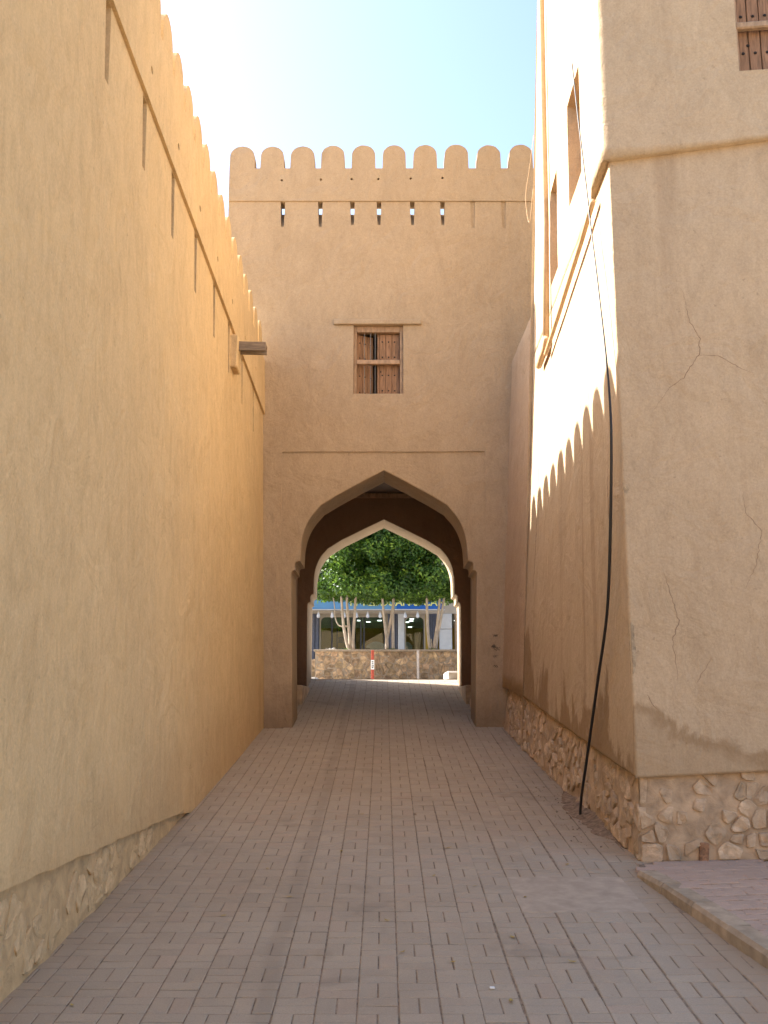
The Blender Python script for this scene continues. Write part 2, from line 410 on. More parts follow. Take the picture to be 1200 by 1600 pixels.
# raised pavement in front of the house
def swz(x, y): return interp(y, [3.6, 5.7, 6.6, 7.3, 8.1], [.24, .39, .472, .527, .545]) + (x - kx(y) - .12)*.03
def kx(Y): return 1.83 + (7.36 - Y)*.13
sw = grid('pavement', frange(0, 1, 10), frange(3.6, 8.1, 14), lambda u, y: (kx(y)+.12 + u*5, y, swz(kx(y)+.12+u*5, y) - .008), M_JOINT); tag(sw, kind='structure')

yy = 7.62; i = 0
while yy > 3.8:
    L = .42 + .06*rnd.random(); y1 = yy; y0 = yy - L
    vs = []
    for y in (y0+.004, y1-.004):
        zt = swz(kx(y)+.12, y) + .004
        for (dx, z) in ((.0, g(y)-.08), (.0, zt-.025), (.022, zt), (.14, zt), (.14, g(y)-.08)): vs.append((kx(y)+dx+rnd.uniform(-.004, .004), y, z+rnd.uniform(-.003, .003)))
    fs = [(k, (k+1) % 5, 5+(k+1) % 5, 5+k) for k in range(5)] + [(4, 3, 2, 1, 0), (5, 6, 7, 8, 9)]
    pyd('kerb_stone', vs, fs, M_KERB, sw); yy = y0; i += 1
zig = []
for k in range(-2, 2): pass
def zig_paver():
    # interlocking paver with a stepped side
    pts = [(-.1, -.05), (-.04, -.062), (.04, -.04), (.1, -.05), (.1, .047), (.04, .057), (-.04, .035), (-.1, .047)]
    vs = [(x, y, -.04) for x, y in pts] + [(x, y, -.004) for x, y in pts] + [(x*.94, y*.89, 0) for x, y in pts]
    n = 8; fs = [(r*n+k, r*n+(k+1) % n, (r+1)*n+(k+1) % n, (r+1)*n+k) for r in range(2) for k in range(n)] + [tuple(16+k for k in range(8))]
    me = bpy.data.meshes.new('paver'); me.from_pydata(vs, [], fs); me.materials.append(M_PINK); return me
zm = zig_paver()
for r_ in range(31):
    for c_ in range(-1, 9):
        y = 8.02 - r_*.1000; x = kx(y) + .235 + c_*.2010 + (.1 if r_ % 2 else 0)
        if (c_ < 0 and r_ % 2 == 0) or (x < kx(y) + .14 and y > 7.75): continue
        if y < 5.0 or y > 8.02 - .12*(x-1.9): continue
        o = bpy.data.objects.new('paver', zm); C.objects.link(o); o.parent = sw
        o.matrix_world = Matrix.Translation((x, y, swz(x, y) + rnd.gauss(0, .002))) @ Matrix.Rotation(.04, 4, 'X') @ Matrix.Rotation(-.044, 4, 'Y') @ Matrix.Rotation(-.13+rnd.gauss(0, .02), 4, 'Z')

# ------------------------------------------------------------------ rubble stones
def clip(poly, nx, ny, d):
    out = []
    for i in range(len(poly)):
        a = poly[i]; b = poly[(i+1) % len(poly)]; da = a[0]*nx+a[1]*ny-d; db = b[0]*nx+b[1]*ny-d
        if da <= 0: out.append(a)
        if da*db < 0:
            t = da/(da-db); out.append((a[0]+(b[0]-a[0])*t, a[1]+(b[1]-a[1])*t))
    return out
def voronoi(w, h, cw, ch, seed, jit=.38):
    r = random.Random(seed); P = []
    nx = max(1, int(w/cw)); ny = max(1, int(h/ch))
    for j in range(ny):
        for i in range(nx): P.append(((i+.5+(.5 if j % 2 else 0)*.8+r.uniform(-jit, jit))*w/nx, (j+.5+r.uniform(-jit, jit))*h/ny))
    cells = []
    for a in P:
        poly = [(0, 0), (w, 0), (w, h), (0, h)]
        for b in P:
            if a is b or abs(a[0]-b[0]) > 4*cw or abs(a[1]-b[1]) > 4*ch: continue
            dx, dy = b[0]-a[0], b[1]-a[1]; poly = clip(poly, dx, dy, (b[0]**2+b[1]**2-a[0]**2-a[1]**2)/2)
            if len(poly) < 3: break
        if len(poly) >= 3: cells.append(poly)
    return cells
def chaikin(p, k=.25):
    out = []
    for i in range(len(p)):
        a = p[i]; b = p[(i+1) % len(p)]
        out += [(a[0]+(b[0]-a[0])*k, a[1]+(b[1]-a[1])*k), (a[0]+(b[0]-a[0])*(1-k), a[1]+(b[1]-a[1])*(1-k))]
    return out
def stone(name, poly, fn, height, mat, parent, shrink=.9, rough=.012, seed=0, depth=.04, rk=.25):
    cx = sum(p[0] for p in poly)/len(poly); cy = sum(p[1] for p in poly)/len(poly)
    P = chaikin(poly, rk); n = len(P); vs = []; fs = []
    for (s_, hh) in ((1.0, -depth), (1.0, height*.5), (.90, height*.95), (.55, height*1.05)):
        for (x, y) in P:
            u = cx+(x-cx)*shrink*s_; v = cy+(y-cy)*shrink*s_
            q = n3(u*9+seed, v*9, hh*20)*rough; q2 = n3(u*7, v*7+seed, 4)*rough
            vs.append(fn(u+q, v+q2, hh + n3(u*14, v*14, seed)*rough*(1 if hh > 0 else 0)))
    for r_ in range(3):
        for k in range(n): fs.append((r_*n+k, r_*n+(k+1) % n, (r_+1)*n+(k+1) % n, (r_+1)*n+k))
    fs.append(tuple(3*n+k for k in range(n)))
    return pyd(name, vs, fs, mat, parent, False)

# ------------------------------------------------------------------ left boundary wall
LW = empty('boundary_wall', (-1.75, 10, .7), 'long tall tan plaster wall with rounded battlements and a sloping rubble base, left of the lane', 'wall')
LA, LB, LC = -1.8704, .0131, -.0238
def LX(Y, z): return LA + LB*Y + LC*z
def lf(off=0):
    return lambda u, v, w: (LX(u, v) + off - w, u, v)
def str_z(Y): return 6.585 - .0723*(Y - 6.44)
def notch_z(Y): return 7.328 - .0735*(Y - 7.96)
WE = 2.6
bot = [(WE, .86), (3.4, .85), (5.1, .822), (6.7, .803), (8.2, .785), (9.2, .77), (9.75, .72), (9.9, .55), (14.857, 1.1)]
bw = []
for i in range(len(bot)-1):
    a, b = Vector(bot[i]), Vector(bot[i+1]); k = max(1, int((b-a).length/.06)) if 3 <= i <= 7 or i == 2 or i == 1 else 1
    for j in range(k):
        p = a.lerp(b, j/k); bw.append((p.x, p.y + .016*n3(p.x*3.1, 2, 0) + .008*n3(p.x*11, 5, 0)))
bw.append(bot[-1])
outer = bw + [(14.857, str_z(14.857)), (WE, str_z(WE))]
slits = []
for k in range(9):
    Y = 6.44 + 1.06*k + (.0 if k < 5 else -.06)
    if Y > 14.7: break
    zt = str_z(Y) - .006; zb = zt - (.62 if k != 0 else .63)
    slits.append([(Y-.065, zt-.002), (Y-.045, zb), (Y+.045, zb), (Y+.07, zt-.002)])
plate('wall', outer, slits, .30, lf(), M_LEFT, LW, 0)
plate('slot_back', [(WE, .0), (14.857, .9), (14.857, str_z(14.857)), (WE, str_z(WE))], [], .45, lambda u, v, w: (LX(u, v) - .301 - w, u, v), M_LEFT, LW, 0)
# parapet band, 3 cm proud
def circ(cx, cy, r, n=10): return [(cx+r*math.cos(2*math.pi*k/n), cy+r*math.sin(2*math.pi*k/n)) for k in range(n)]
holes = [circ(7.592+1.045*k, str_z(7.592+1.045*k)+.31, .034) for k in range(7)]
band = [(WE, str_z(WE)+.003)] + [(y, str_z(y)+.003+.005*n3(y*2.3, 0, 4)) for y in frange(WE+.1, 14.7, 70)] + [(14.857, str_z(14.857)+.003), (14.857, notch_z(14.857)), (WE, notch_z(WE))]
plate('parapet_band', band, holes, .33, lf(.03), M_LEFT, LW, 0)
plate('hole_back', [(6, str_z(6)+.05), (14.8, str_z(14.8)+.05), (14.8, notch_z(14.8)-.05), (6, notch_z(6)-.05)], [], .02, lambda u, v, w: (LX(u, v) - .22 - w, u, v), M_DARK, LW) if False else None
PER = .4763
for k in range(-3, 15):
    Yc = 8.16 + PER*k
    if Yc + .19 > 14.86: continue
    zn = notch_z(Yc); hw = .178 + .012*n3(k*3.7, 2, 0); H = .40 + .03*n3(k*1.3, 0, 0)
    pts = [(Yc-hw-.015, zn+.0735*(hw+.015)), (Yc+hw+.015, zn-.0735*(hw+.015))]
    for a in range(0, 13):
        t = math.pi*a/12; pts.append((Yc + hw*math.cos(t) + .007*n3(a*.9, k, 1), zn + H - .20 + .20*math.sin(t) + .007*n3(a*.9, k, 7)))
    plate('merlon', pts, [], .33, lf(.03), M_LEFT, LW, 0)
# rubble base under the plaster
def plz(Y): return interp(Y, [p[0] for p in bot], [p[1] for p in bot])
def lpl(u, v, w=0): return (LX(u, v) - .045 + w, u, v)
cols = frange(WE, 10.4, 92)
def base_fn(u, r):
    z0 = g(u) - .12; z1 = max(plz(min(u, 9.7)) + .12, z0 + .1); v = z0 + (z1-z0)*r
    return lpl(u, v, .016*n3(u*4, v*5, 1) + .007*n3(u*15, v*15, 2))
plinth = grid('plinth', cols, frange(0, 1, 10), base_fn, M_MORTL, LW)
k = 0
for poly in voronoi(5.4, .60, .21, .13, 11):
    k += 1
    r_ = random.Random(k); cx = sum(p[0] for p in poly)/len(poly); cy = sum(p[1] for p in poly)/len(poly)
    Y = 4.7 + cx
    if g(Y)+.02+cy > plz(min(Y, 9.7)) - .05 or r_.random() < .30: continue
    stone('stone', poly, lambda u, v, h: lpl(4.7+u, g(4.7+u)+.01+v, h), .004 + .008*r_.random(), M_STONEL, plinth, .74 + .18*r_.random(), .020, k)

# wooden water spout on the wall
WS = empty('water_spout', (-1.86, 12.0, 5.9), 'grey wooden water spout jutting from a plaster block high on the left wall', 'spout')
Mt = Matrix.Translation((-1.84, 11.95, 5.93)) @ Matrix.Rotation(R(1.5), 4, 'Y')
m = MB().cbox(.0, .40, -.09, -.06, 0, .11, .004, Mt).cbox(.0, .40, .06, .09, 0, .11, .004, Mt); m.build('side_board', M_WOODX, WS)
MB().cbox(.0, .40, -.06, .06, .07, .1, .004, Mt).build('trough_bed', M_WOODX, WS)
MB().cbox(-.05, .075, -.17, .15, -.24, .17, .012, Mt).build('plaster_block', M_LEFT, WS)

# ------------------------------------------------------------------ gate tower
GY = 14.858
GT = empty('gate_tower', (0, GY, 1.39), 'tan plaster gate tower with battlements, shuttered window and pointed archway across the lane', 'gate tower')
XL, XR = -2.432, 3.3
ST = 9.429; NZ = 9.984
def gf(Y0): return lambda u, v, w: (u, Y0 + w, v)
def ax(px): return (px - 600)/99.4
def sx(px): return (px - 600)/101.7
sl_open = [439, 498.7, 549.8, 592, 645, 693]; sl_blind = [741, 790]
band = [(XL, ST+.002)] + [(x, ST+.002+.004*n3(x*2.5, 1, 1)) for x in frange(XL+.1, XR-.1, 30)] + [(XR, ST+.002), (XR, NZ), (XL, NZ)]
plate('parapet_band', band, [circ((px-600)/100.4, z, .02) for px, z in [(439, 9.78), (500.5, 9.79), (549, 9.80), (591, 9.80), (642, 9.81), (692, 9.82)]], .26, gf(GY-.022), M_GATE, GT, 0)
for i, px in enumerate([378, 425, 472.5, 520, 568, 616, 664.5, 713.5, 764.3, 814.5, 864, 913]):
    xc = ax(px); hw = .183 if i else .192; H = .375 + .035*min(1, i/8) + .022*n3(i*2.7, 1, 1); hw += .010*n3(i*3.3, 5, 1)
    pts = [(xc-hw-.006, NZ), (xc+hw+.006, NZ)]
    if i == 0: pts = [(XL, NZ), (xc+hw+.01, NZ)]
    for a in range(0, 15):
        t = math.pi*a/14; pts.append((xc + hw*math.cos(t) + .006*n3(a*.8, i, 3), NZ + H - .17 + .17*math.sin(t) + .006*n3(a*.8, i, 9)))
    plate('merlon', pts, [], .26, gf(GY-.022), M_GATE, GT, 0)
# facade: everything between the ground and the string line, window and panel cut out
WX0, WX1, WZ0, WZ1 = -.463, .292, 6.302, 7.392
PX0, PX1, PZ = -1.519, 1.502, 5.400
fo = [(XL, .9), (PX0, .9)] + wob([(PX0, 1.0), (PX0, PZ), (PX1, PZ+.008), (PX1, 1.0)], .2, .006, 9, False) + [(PX1, 1.0), (PX1, .9), (XR, .9)] + [(XR, ST)]
top = [(XR, ST)]
hol = [[(WX0, WZ0), (WX1, WZ0), (WX1, WZ1), (WX0, WZ1)]]
for px in sl_open + sl_blind:
    c = sx(px); zb = 9.035 - (.03 if px < 510 else 0) - (.05 if px in sl_blind else 0)
    hol.append([(c-.022, zb), (c+.024, zb), (c+.036, ST-.004), (c-.036, ST-.004)])
plate('facade', fo + [(XL, ST)], hol, .238, gf(GY), M_GATE, GT, 0)
# backing wall below roof level (window and panel left open)
plate('facade_core', [(XL, .9), (PX0, .9), (PX0, PZ), (PX1, PZ), (PX1, .9), (XR, .9), (XR, 8.95), (XL, 8.95)], [[(WX0, WZ0), (WX1, WZ0), (WX1, WZ1), (WX0, WZ1)]], .30, gf(GY+.239), M_GATE, GT, 0)
for px in sl_open:
    c = sx(px); zb = 9.035 - (.03 if px < 510 else 0) - .02
    vs = [(c+dx, GY+y, z) for dx in (-.06, .06) for (y, z) in ((.004, zb), (.30, zb), (.30, 9.33), (.236, 9.33))]
    pyd('slit_sill', vs, [(0, 3, 2, 1), (4, 5, 6, 7), (0, 4, 7, 3), (1, 2, 6, 5), (3, 7, 6, 2), (0, 1, 5, 4)], M_GATE, GT)
for px in sl_blind:
    c = sx(px); MB().box(c-.05, c+.05, GY+.02, GY+.235, 8.96, ST+.0).build('slit_infill', M_GATE, GT)
# arches
half = [(0, 5.117), (.297, 4.961), (.697, 4.737), (.931, 4.592), (1.076, 4.423), (1.162, 4.259), (1.213, 4.057), (1.222, 3.90), (1.228, 3.757), (1.285, 3.745), (1.303, 3.72), (1.306, 3.67), (1.298, 3.625), (1.335, 3.612), (1.352, 3.585), (1.357, 3.545), (1.342, 3.069), (1.32, 2.2), (1.305, 1.43), (1.30, 1.0)]
def smooth_half(h):
    a = h[:4]; b = chaikin_open(h[3:9]); c = h[9:]
    return a + b[1:] + c
def chaikin_open(p):
    for _ in range(2):
        q = [p[0]]
        for i in range(len(p)-1):
            a, b = p[i], p[i+1]; q += [(a[0]*.75+b[0]*.25, a[1]*.75+b[1]*.25), (a[0]*.25+b[0]*.75, a[1]*.25+b[1]*.75)]
        p = q + [p[-1]]
    return p
def arch_outline(h, x0, x1, ztop, zbot):
    h = smooth_half(h); hb = h[-1][0]
    rt = [(x, z) for x, z in h]; lt = [(-x, z) for x, z in h[1:]]
    return [(x0, zbot), (-hb, zbot)] + lt[::-1] + rt + [(hb, zbot), (x1, zbot), (x1, ztop), (x0, ztop)]
plate('front_arch', arch_outline(half, PX0-.05, PX1+.05, PZ+.3, .95), [], .86, gf(GY+.02), M_GATE, GT, .018)
half2 = [(0, 5.112), (.401, 4.916), (.792, 4.721), (1.049, 4.559), (1.19, 4.401), (1.267, 4.218), (1.302, 4.021), (1.304, 3.86), (1.306, 3.71), (1.345, 3.69), (1.363, 3.655), (1.362, 3.60), (1.358, 3.56), (1.392, 3.55), (1.410, 3.52), (1.417, 3.472), (1.415, 2.859), (1.412, 2.2), (1.408, 1.93), (1.405, 1.5)]
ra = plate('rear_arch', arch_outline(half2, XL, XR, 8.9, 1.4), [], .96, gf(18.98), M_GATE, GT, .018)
ra.data.materials.append(M_PASS_SHADED)
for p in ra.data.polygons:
    if p.normal.y < -.9 and p.center.y < 19.0: p.material_index = 1  # only the lane-facing side gets the plaster with shade in its colour
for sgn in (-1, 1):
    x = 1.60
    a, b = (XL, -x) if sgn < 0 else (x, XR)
    MB().box(a, b, GY+.60, 18.978, 1.0, 5.6).build('passage_wall', M_PASS_SHADED, GT)
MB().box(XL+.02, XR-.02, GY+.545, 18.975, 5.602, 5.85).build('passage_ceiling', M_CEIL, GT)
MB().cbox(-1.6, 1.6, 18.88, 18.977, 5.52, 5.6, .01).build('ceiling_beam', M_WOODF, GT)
for x0, x1 in ((XL, XL+.35), (XR-.35, XR)):
    MB().box(x0+.002, x1-.002, GY+.54, 19.93, 5.86, 8.94).build('side_wall', M_GATE, GT)
    MB().box(x0+.002, x1-.1, GY+.245, 19.93, 8.99, NZ-.003).build('side_parapet', M_GATE, GT)
MB().box(XL+.01, XR-.01, GY+.245, 19.9, 8.952, 8.985).build('roof_slab', M_GATE, GT)
MB().box(-3.2, -1.44, 19.942, 20.6, 1.6, 6.2).build('added_sun_block', M_GATE, GT)  # unseen block added to keep the sun off the archway floor
# lintel and shuttered window
MB().cbox(-.770, .570, GY-.045, GY+.04, 7.393, 7.470, .010).build('lintel', M_GATE, GT)
def shutter_nails(mb, xs, zs, y, r=.013, M=None):
    for x in xs:
        for z in zs:
            vs = []; n = 6
            for (rr, yy) in ((r, 0), (r*.7, -.007), (0, -.010)):
                for k in range(n): vs.append(Vector((x+rr*math.cos(k*math.pi/3), y+yy, z+rr*math.sin(k*math.pi/3))))
            if M is not None: vs = [M @ v for v in vs]
            mb.add(vs, [(r_*n+k, r_*n+(k+1) % n, (r_+1)*n+(k+1) % n, (r_+1)*n+k) for r_ in range(2) for k in range(n)])
wf = MB(); y0, y1 = GY+.05, GY+.15
wf.cbox(WX0+.001, WX0+.048, y0, y1, WZ0+.001, WZ1-.001, .005); wf.cbox(WX1-.05, WX1-.001, y0, y1, WZ0+.001, WZ1-.001, .005)
wf.cbox(WX0+.049, WX1-.051, y0+.002, y1, WZ1-.095, WZ1-.001, .005); wf.cbox(WX0+.049, WX1-.051, y0+.002, y1, WZ0+.001, WZ0+.018, .004)
win = wf.build('window', M_WOODF, GT)
MB().cbox(WX0+.049, WX1-.051, y0-.012, y0+.06, 6.785, 6.852, .006).build('cross_rail', M_WOODF, win)
yb = y0+.085
for i in range(4):      # closed right leaf
    w = [.035, .092, .092, .115][i]; xa = -.105 + [0, .038, .133, .228][i]
    MB().cbox(xa, xa+w, yb, yb+.03, WZ0+.02, WZ1-.1, .005).build('plank', M_WOOD, win)
nm = MB()
shutter_nails(nm, [-.025, .07, .162], [6.39, 6.635, 6.925, 7.17], yb-.001); shutter_nails(nm, [-.05], [6.69, 6.88], yb-.001); nm.build('nail_heads', M_IRON, win)['kind'] = 'stuff'
Mh = Matrix.Translation((WX0+.052, yb, 0)) @ Matrix.Rotation(R(32), 4, 'Z')
for i in range(3):      # left leaf, ajar
    xa = .002 + i*.097
    MB().cbox(xa, xa+.092, 0, .03, WZ0+.02, WZ1-.1, .005, Mh).build('plank', M_WOOD, win)
nm = MB(); shutter_nails(nm, [.045, .14, .24], [6.37, 6.63, 6.92, 7.16], -.001, .012, Mh); nm.build('nail_heads', M_IRON, win)['kind'] = 'stuff'
for px in (-.30, -.205, -.135): MB().tube([(px, y0+.045, WZ0+.01), (px, y0+.045, WZ1-.09)], .0055, 6).build('iron_bar', M_BAR, win)
# scribbled marks on the right pier
gm = MB(); rg = random.Random(3)
for (x, z, w) in [(1.60, 2.68, .05), (1.565, 2.50, .075), (1.615, 2.48, .08), (1.585, 2.38, .06), (1.60, 2.24, .055), (1.57, 2.53, .04)]:
    for q in range(3):
        a = x + rg.uniform(-w, w)*.5; c = z + rg.uniform(-.018, .018); pts = []
        for s_ in range(7): pts.append((a + (s_/6-.5)*w*rg.uniform(.7, 1.1), GY-.0015, c + .014*math.sin(s_*1.9+q*2+x*40)))
        gm.tube(pts, rg.uniform(.0015, .0035), 5)
gm.build('scribbled_writing', M_GRAF, GT)['kind'] = 'stuff'

# stone benches inside the passage
for sgn, lab in ((-1, 'dark stone bench block inside the archway against its left wall'), (1, 'dark stone bench block inside the archway against its right wall')):
    b = empty('stone_bench', (sgn*1.5, 17.4, g(17.4)), lab, 'bench', 'stone benches in the archway')
    for (ya, yb_, h, w) in ((17.1, 18.9, .20, .17), (15.9, 17.08, .16, .12)):
        z = g(ya)
        xa, xb = sorted((sgn*1.598, sgn*(1.598-w-.08)))
        MB().cbox(xa, xb, ya, yb_, z-.1, z+h+.12, .02).build('stone_block', M_MORT, b)

# ------------------------------------------------------------------ house on the right
HS = empty('plastered_house', (2.4, 9, .6), 'tall tan plaster house on a rubble base at the right, its alley side sunlit', 'house')
def hYn(z): return 8.02 + .02*(z-1.25)
def hXn(z): return 1.916 + .004*(z-1.25)
def hXf(z): return interp(z, [0, 1.82, 5.63, 6.83, 8.7, 11.7, 14], [1.68, 1.77, 1.985, 2.04, 2.104, 2.223, 2.32])
YF = 13.2; FD = Vector((1, -.12, 0)).normalized(); FNn = Vector((-.12, -1, 0)).normalized()
# columns: -4.5 .. 0 along the front (metres from the corner), 0 .. 1 along the alley
RC = .008
def hp(u, z, off=0, taper=False):
    cx, cy = hXn(z), hYn(z)
    if u < 0:
        p = Vector((cx, cy, z)) + FD*(-u); nn = FNn
        if -u < RC:       # rounded corner
            k = -u/RC; nn = (FNn*k + Vector((-1, -.1, 0))*(1-k)).normalized(); p = p + Vector((1, 1, 0))*.004*(1-k)
    else:
        w = u; x = cx + w*(hXf(z)-cx); y = cy + w*(YF-cy); p = Vector((x, y, z)); nn = Vector((-1, -.02, 0))
        if w < .0016: k = w/.0016; p = p + Vector((1, 1, 0))*.004*(1-k); nn = (nn*k + (FNn + Vector((-1, 0, 0))).normalized()*(1-k)).normalized()
    if taper and u > 0: off = off*max(.0, 1 - max(0, u-.10)/.06) if u > .10 else off
    p = p + nn*off
    q = .010*n3(p.x*.9+3, p.y*.9, z*.9) + .004*n3(p.x*3, p.y*3, z*3)
    return p - nn*q*(1 if abs(u) > .05 else .4)
FRONT_RISE = .055
def zbot(u):
    if u < 0: return 1.15 + FRONT_RISE*(-u) + .004*n3(u*6, 0, 0)
    return 1.15 + .125*(YF-8.02)*u + .012*n3(u*14, 3, 0)
def zstr(u): return 6.285 + (.08*(-u) if u < 0 else 0)
cols = [-4.5, -4, -3.4, -3, -2.6] + frange(-2.4, -.2, 16) + [-.12, -.05, -.02, -.008, -.004, 0, .0008, .0016, .004, .01, .03] + frange(.05, 1, 40)
def lowfn(u, r):
    if r < 0: return hp(u, zbot(u)+.001, -.07)
    z = zbot(u) + (zstr(u)+.0035 - zbot(u))*r; return hp(u, z)
grid('lower_wall', cols, [-.1] + [0, .004] + frange(.03, 1, 26), lowfn, M_HOUSE, HS)
# upper storey, a hand's breadth proud, with three windows
def wY(Y): return (Y-8.1)/(YF-8.1)
W1 = (wY(9.38), wY(10.14), 6.92, 8.11); W2 = (wY(10.98), wY(11.56), 6.61, 7.84)
FW = (-2.05, -1.125, 7.04, 8.5)
ucols = sorted(set([-4.5, -4, -3.4, -3, -2.6, -2.3, FW[0], -1.75, -1.4, FW[1], -.9, -.6, -.3, -.12, -.05, -.02, -.008, -.004, 0, .0008, .0016, .004, .01, .03, .06, .09, .12, .14, .16, .18, .2, W1[0], (W1[0]+W1[1])/2, W1[1], .45, .5, W2[0], (W2[0]+W2[1])/2, W2[1], .75, .8, .85, .9, .95, 1]))
urows = sorted(set([6.29, 6.31, 6.4, 6.5, 6.61, 6.77, 6.92, 7.04, 7.3, 7.6, 7.84, 8.11, 8.3, 8.5] + frange(8.8, 14, 14)))
def upfn(u, z):
    zz = z
    if z < 6.3 + 1e-6: zz = zstr(u) + .004; return hp(u, zz, -.03 if u < .16 else -.001)
    if z < 6.32: zz = zstr(u) + .004; return hp(u, zz, .062, True)
    if z < 6.41: zz = max(z, zstr(u)+.05)
    elif z < 7.04 and u < -.3: zz = max(z, zstr(u)+.06 + (z-6.4)*.3)
    return hp(u, zz, .062, True)
def uskip(u, z):
    for (a, b, c, d) in (W1, W2, FW):
        if a < u < b and c < z < d: return True
    return False
grid('upper_wall', ucols, urows, upfn, M_HOUSE, HS, uskip)
# recesses behind the openings
def recess(name, a, b, c, d, depth, parent, front):
    def P(u, z, dd): return hp(u, z, .060, True) + (Vector((1, .0, 0)) if not front else Vector((.0, 1, 0)))*dd
    q = [P(a, c, 0), P(b, c, 0), P(b, d, 0), P(a, d, 0), P(a, c, depth), P(b, c, depth), P(b, d, depth), P(a, d, depth)]
    return pyd(name, q, [(0, 1, 5, 4), (1, 2, 6, 5), (2, 3, 7, 6), (3, 0, 4, 7)], M_HOUSE, parent), q
for (a, b, c, d) in (W1, W2):
    w_, q = recess('window', a, b, c, d, .32, HS, False)
    y0_, y1_ = q[4].y, q[5].y; xx = q[4].x
    for k in range(5):
        ya = y0_ + (y1_-y0_)*k/5; yb_ = y0_ + (y1_-y0_)*(k+1)/5
        MB().cbox(xx-.09 - .012*(k % 2), xx-.05, ya+.006, yb_-.006, c-.01, d+.05, .005).build('plank', M_WOOD, w_)
    MB().cbox(xx-.16, xx-.10, y0_, y1_, (c+d)/2-.04, (c+d)/2+.04, .006).build('cross_rail', M_WOODF, w_)
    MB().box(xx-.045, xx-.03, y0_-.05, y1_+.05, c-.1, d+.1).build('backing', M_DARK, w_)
w_, q = recess('window', FW[0], FW[1], FW[2], FW[3], .20, HS, True)
# planked shutter of the front window
x0_, x1_ = min(q[0].x, q[1].x), max(q[0].x, q[1].x)
def fwp(s, dy): # point on the front face s metres right of the corner
    c = Vector((hXn(7.5), hYn(7.5), 0)) + FD*s + FNn*.06; return c + Vector((0, dy, 0))
ang = math.atan2(FD.y, FD.x)
Mw = Matrix.Translation(fwp(1.125, .10)) @ Matrix.Rotation(ang, 4, 'Z')
n_ = 9; pw = .925/n_*1.0
for k in range(n_):
    MB().cbox(.045+k*pw+.004, .045+(k+1)*pw-.004, .055, .085, FW[2]+.0, FW[3]+.02, .005, Mw).build('plank', M_WOOD, w_)
MB().cbox(.0, .045, -.02, .09, FW[2]-.0, FW[3], .006, Mw).build('jamb', M_WOODF, w_)
MB().cbox(.02, .925, -.035, .03, 7.50, 7.565, .012, Mw).build('cross_rail', M_WOODF, w_)
nm = MB(); shutter_nails(nm, [.045+(k+.5)*pw for k in range(n_)], [7.31, 7.67, 7.95], .054, .016, Mw); shutter_nails(nm, [.14+.2*k for k in range(4)], [7.385], .054, .016, Mw); nm.build('nail_heads', M_IRON, w_)['kind'] = 'stuff'
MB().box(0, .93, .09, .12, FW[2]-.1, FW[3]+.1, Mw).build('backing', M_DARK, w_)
# the far end and top of the house
pyd('end_wall', [(hXf(0), YF-.001, 0), (9, YF, 0), (9, YF, 14), (hXf(14), YF, 14)] , [(0, 1, 2, 3)], M_HOUSE, HS)
pyd('roof', [(hXn(14)+.0, hYn(14), 13.98), (9, 7.2, 13.98), (9, YF, 13.98), (hXf(14), YF, 13.98)], [(0, 1, 2, 3)], M_HOUSE, HS)
# rubble base
def pl_off(u, v, h=0):
    return hp(u, v, -.05 + h)
def plfn(u, r):
    if u < 0: z0 = .2; 
    else: z0 = g(8.02+(YF-8.02)*u) - .15
    z1 = zbot(u) + .03; z = z0 + (z1-z0)*r
    p = pl_off(u, z); flare = .07*(1-r)
    k = .010*n3(p.x*4+1, p.y*4, z*5) + .008*n3(p.x*10, p.y*10, z*10) + .007*n3(p.x*24, p.y*24, z*24)
    nn = FNn if u < 0 else Vector((-1, 0, 0))
    return p + nn*(k*1.0 + flare*.8)
pc = [-4.5, -4, -3.5, -3] + frange(-2.6, -.02, 104) + [0] + frange(.008, 1.31, 210)
hplinth = grid('plinth', pc, frange(0, 1, 28), plfn, M_MORT, HS)
k = 100
for poly in voronoi(6.6, .62, .17, .12, 21, .5):
    k += 1; r_ = random.Random(k)
    if r_.random() < .35: continue
    cx = sum(p[0] for p in poly)/len(poly)
    def fa(u, v, h):
        w = u/(YF-8.02); p = pl_off(w, g(8.02+u)+v); return p + Vector((-1, 0, 0))*(h + .05*(1-v/.62))
    stone('stone', poly, fa, .006+.016*r_.random(), M_STONE, hplinth, .70+.22*r_.random(), .022, k, rk=.13)
for poly in voronoi(2.2, .66, .13, .095, 5, .5):
    k += 1; r_ = random.Random(k)
    if r_.random() < .33: continue
    def fb(u, v, h):
        p = pl_off(-u-.01, .52+FRONT_RISE*u+v); return p + FNn*(h + .05*(1-v/.66))
    stone('stone', poly, fb, .005+.015*r_.random(), M_STONE, hplinth, .68+.24*r_.random(), .022, k, rk=.13)
bp = [hp(-.50+.012*a, .535, -.03) for a in (0, 1)]
Mb = Matrix.Translation(hp(-.47, .60, -.022)) @ Matrix.Rotation(math.atan2(FD.y, FD.x), 4, 'Z') @ Matrix.Rotation(R(6), 4, 'Y')
MB().cbox(-.035, .035, -.03, .04, -.075, .085, .008, Mb).build('brick', simple('old_brick', (.30, .165, .09), .9, 30, .5, .8), hplinth)
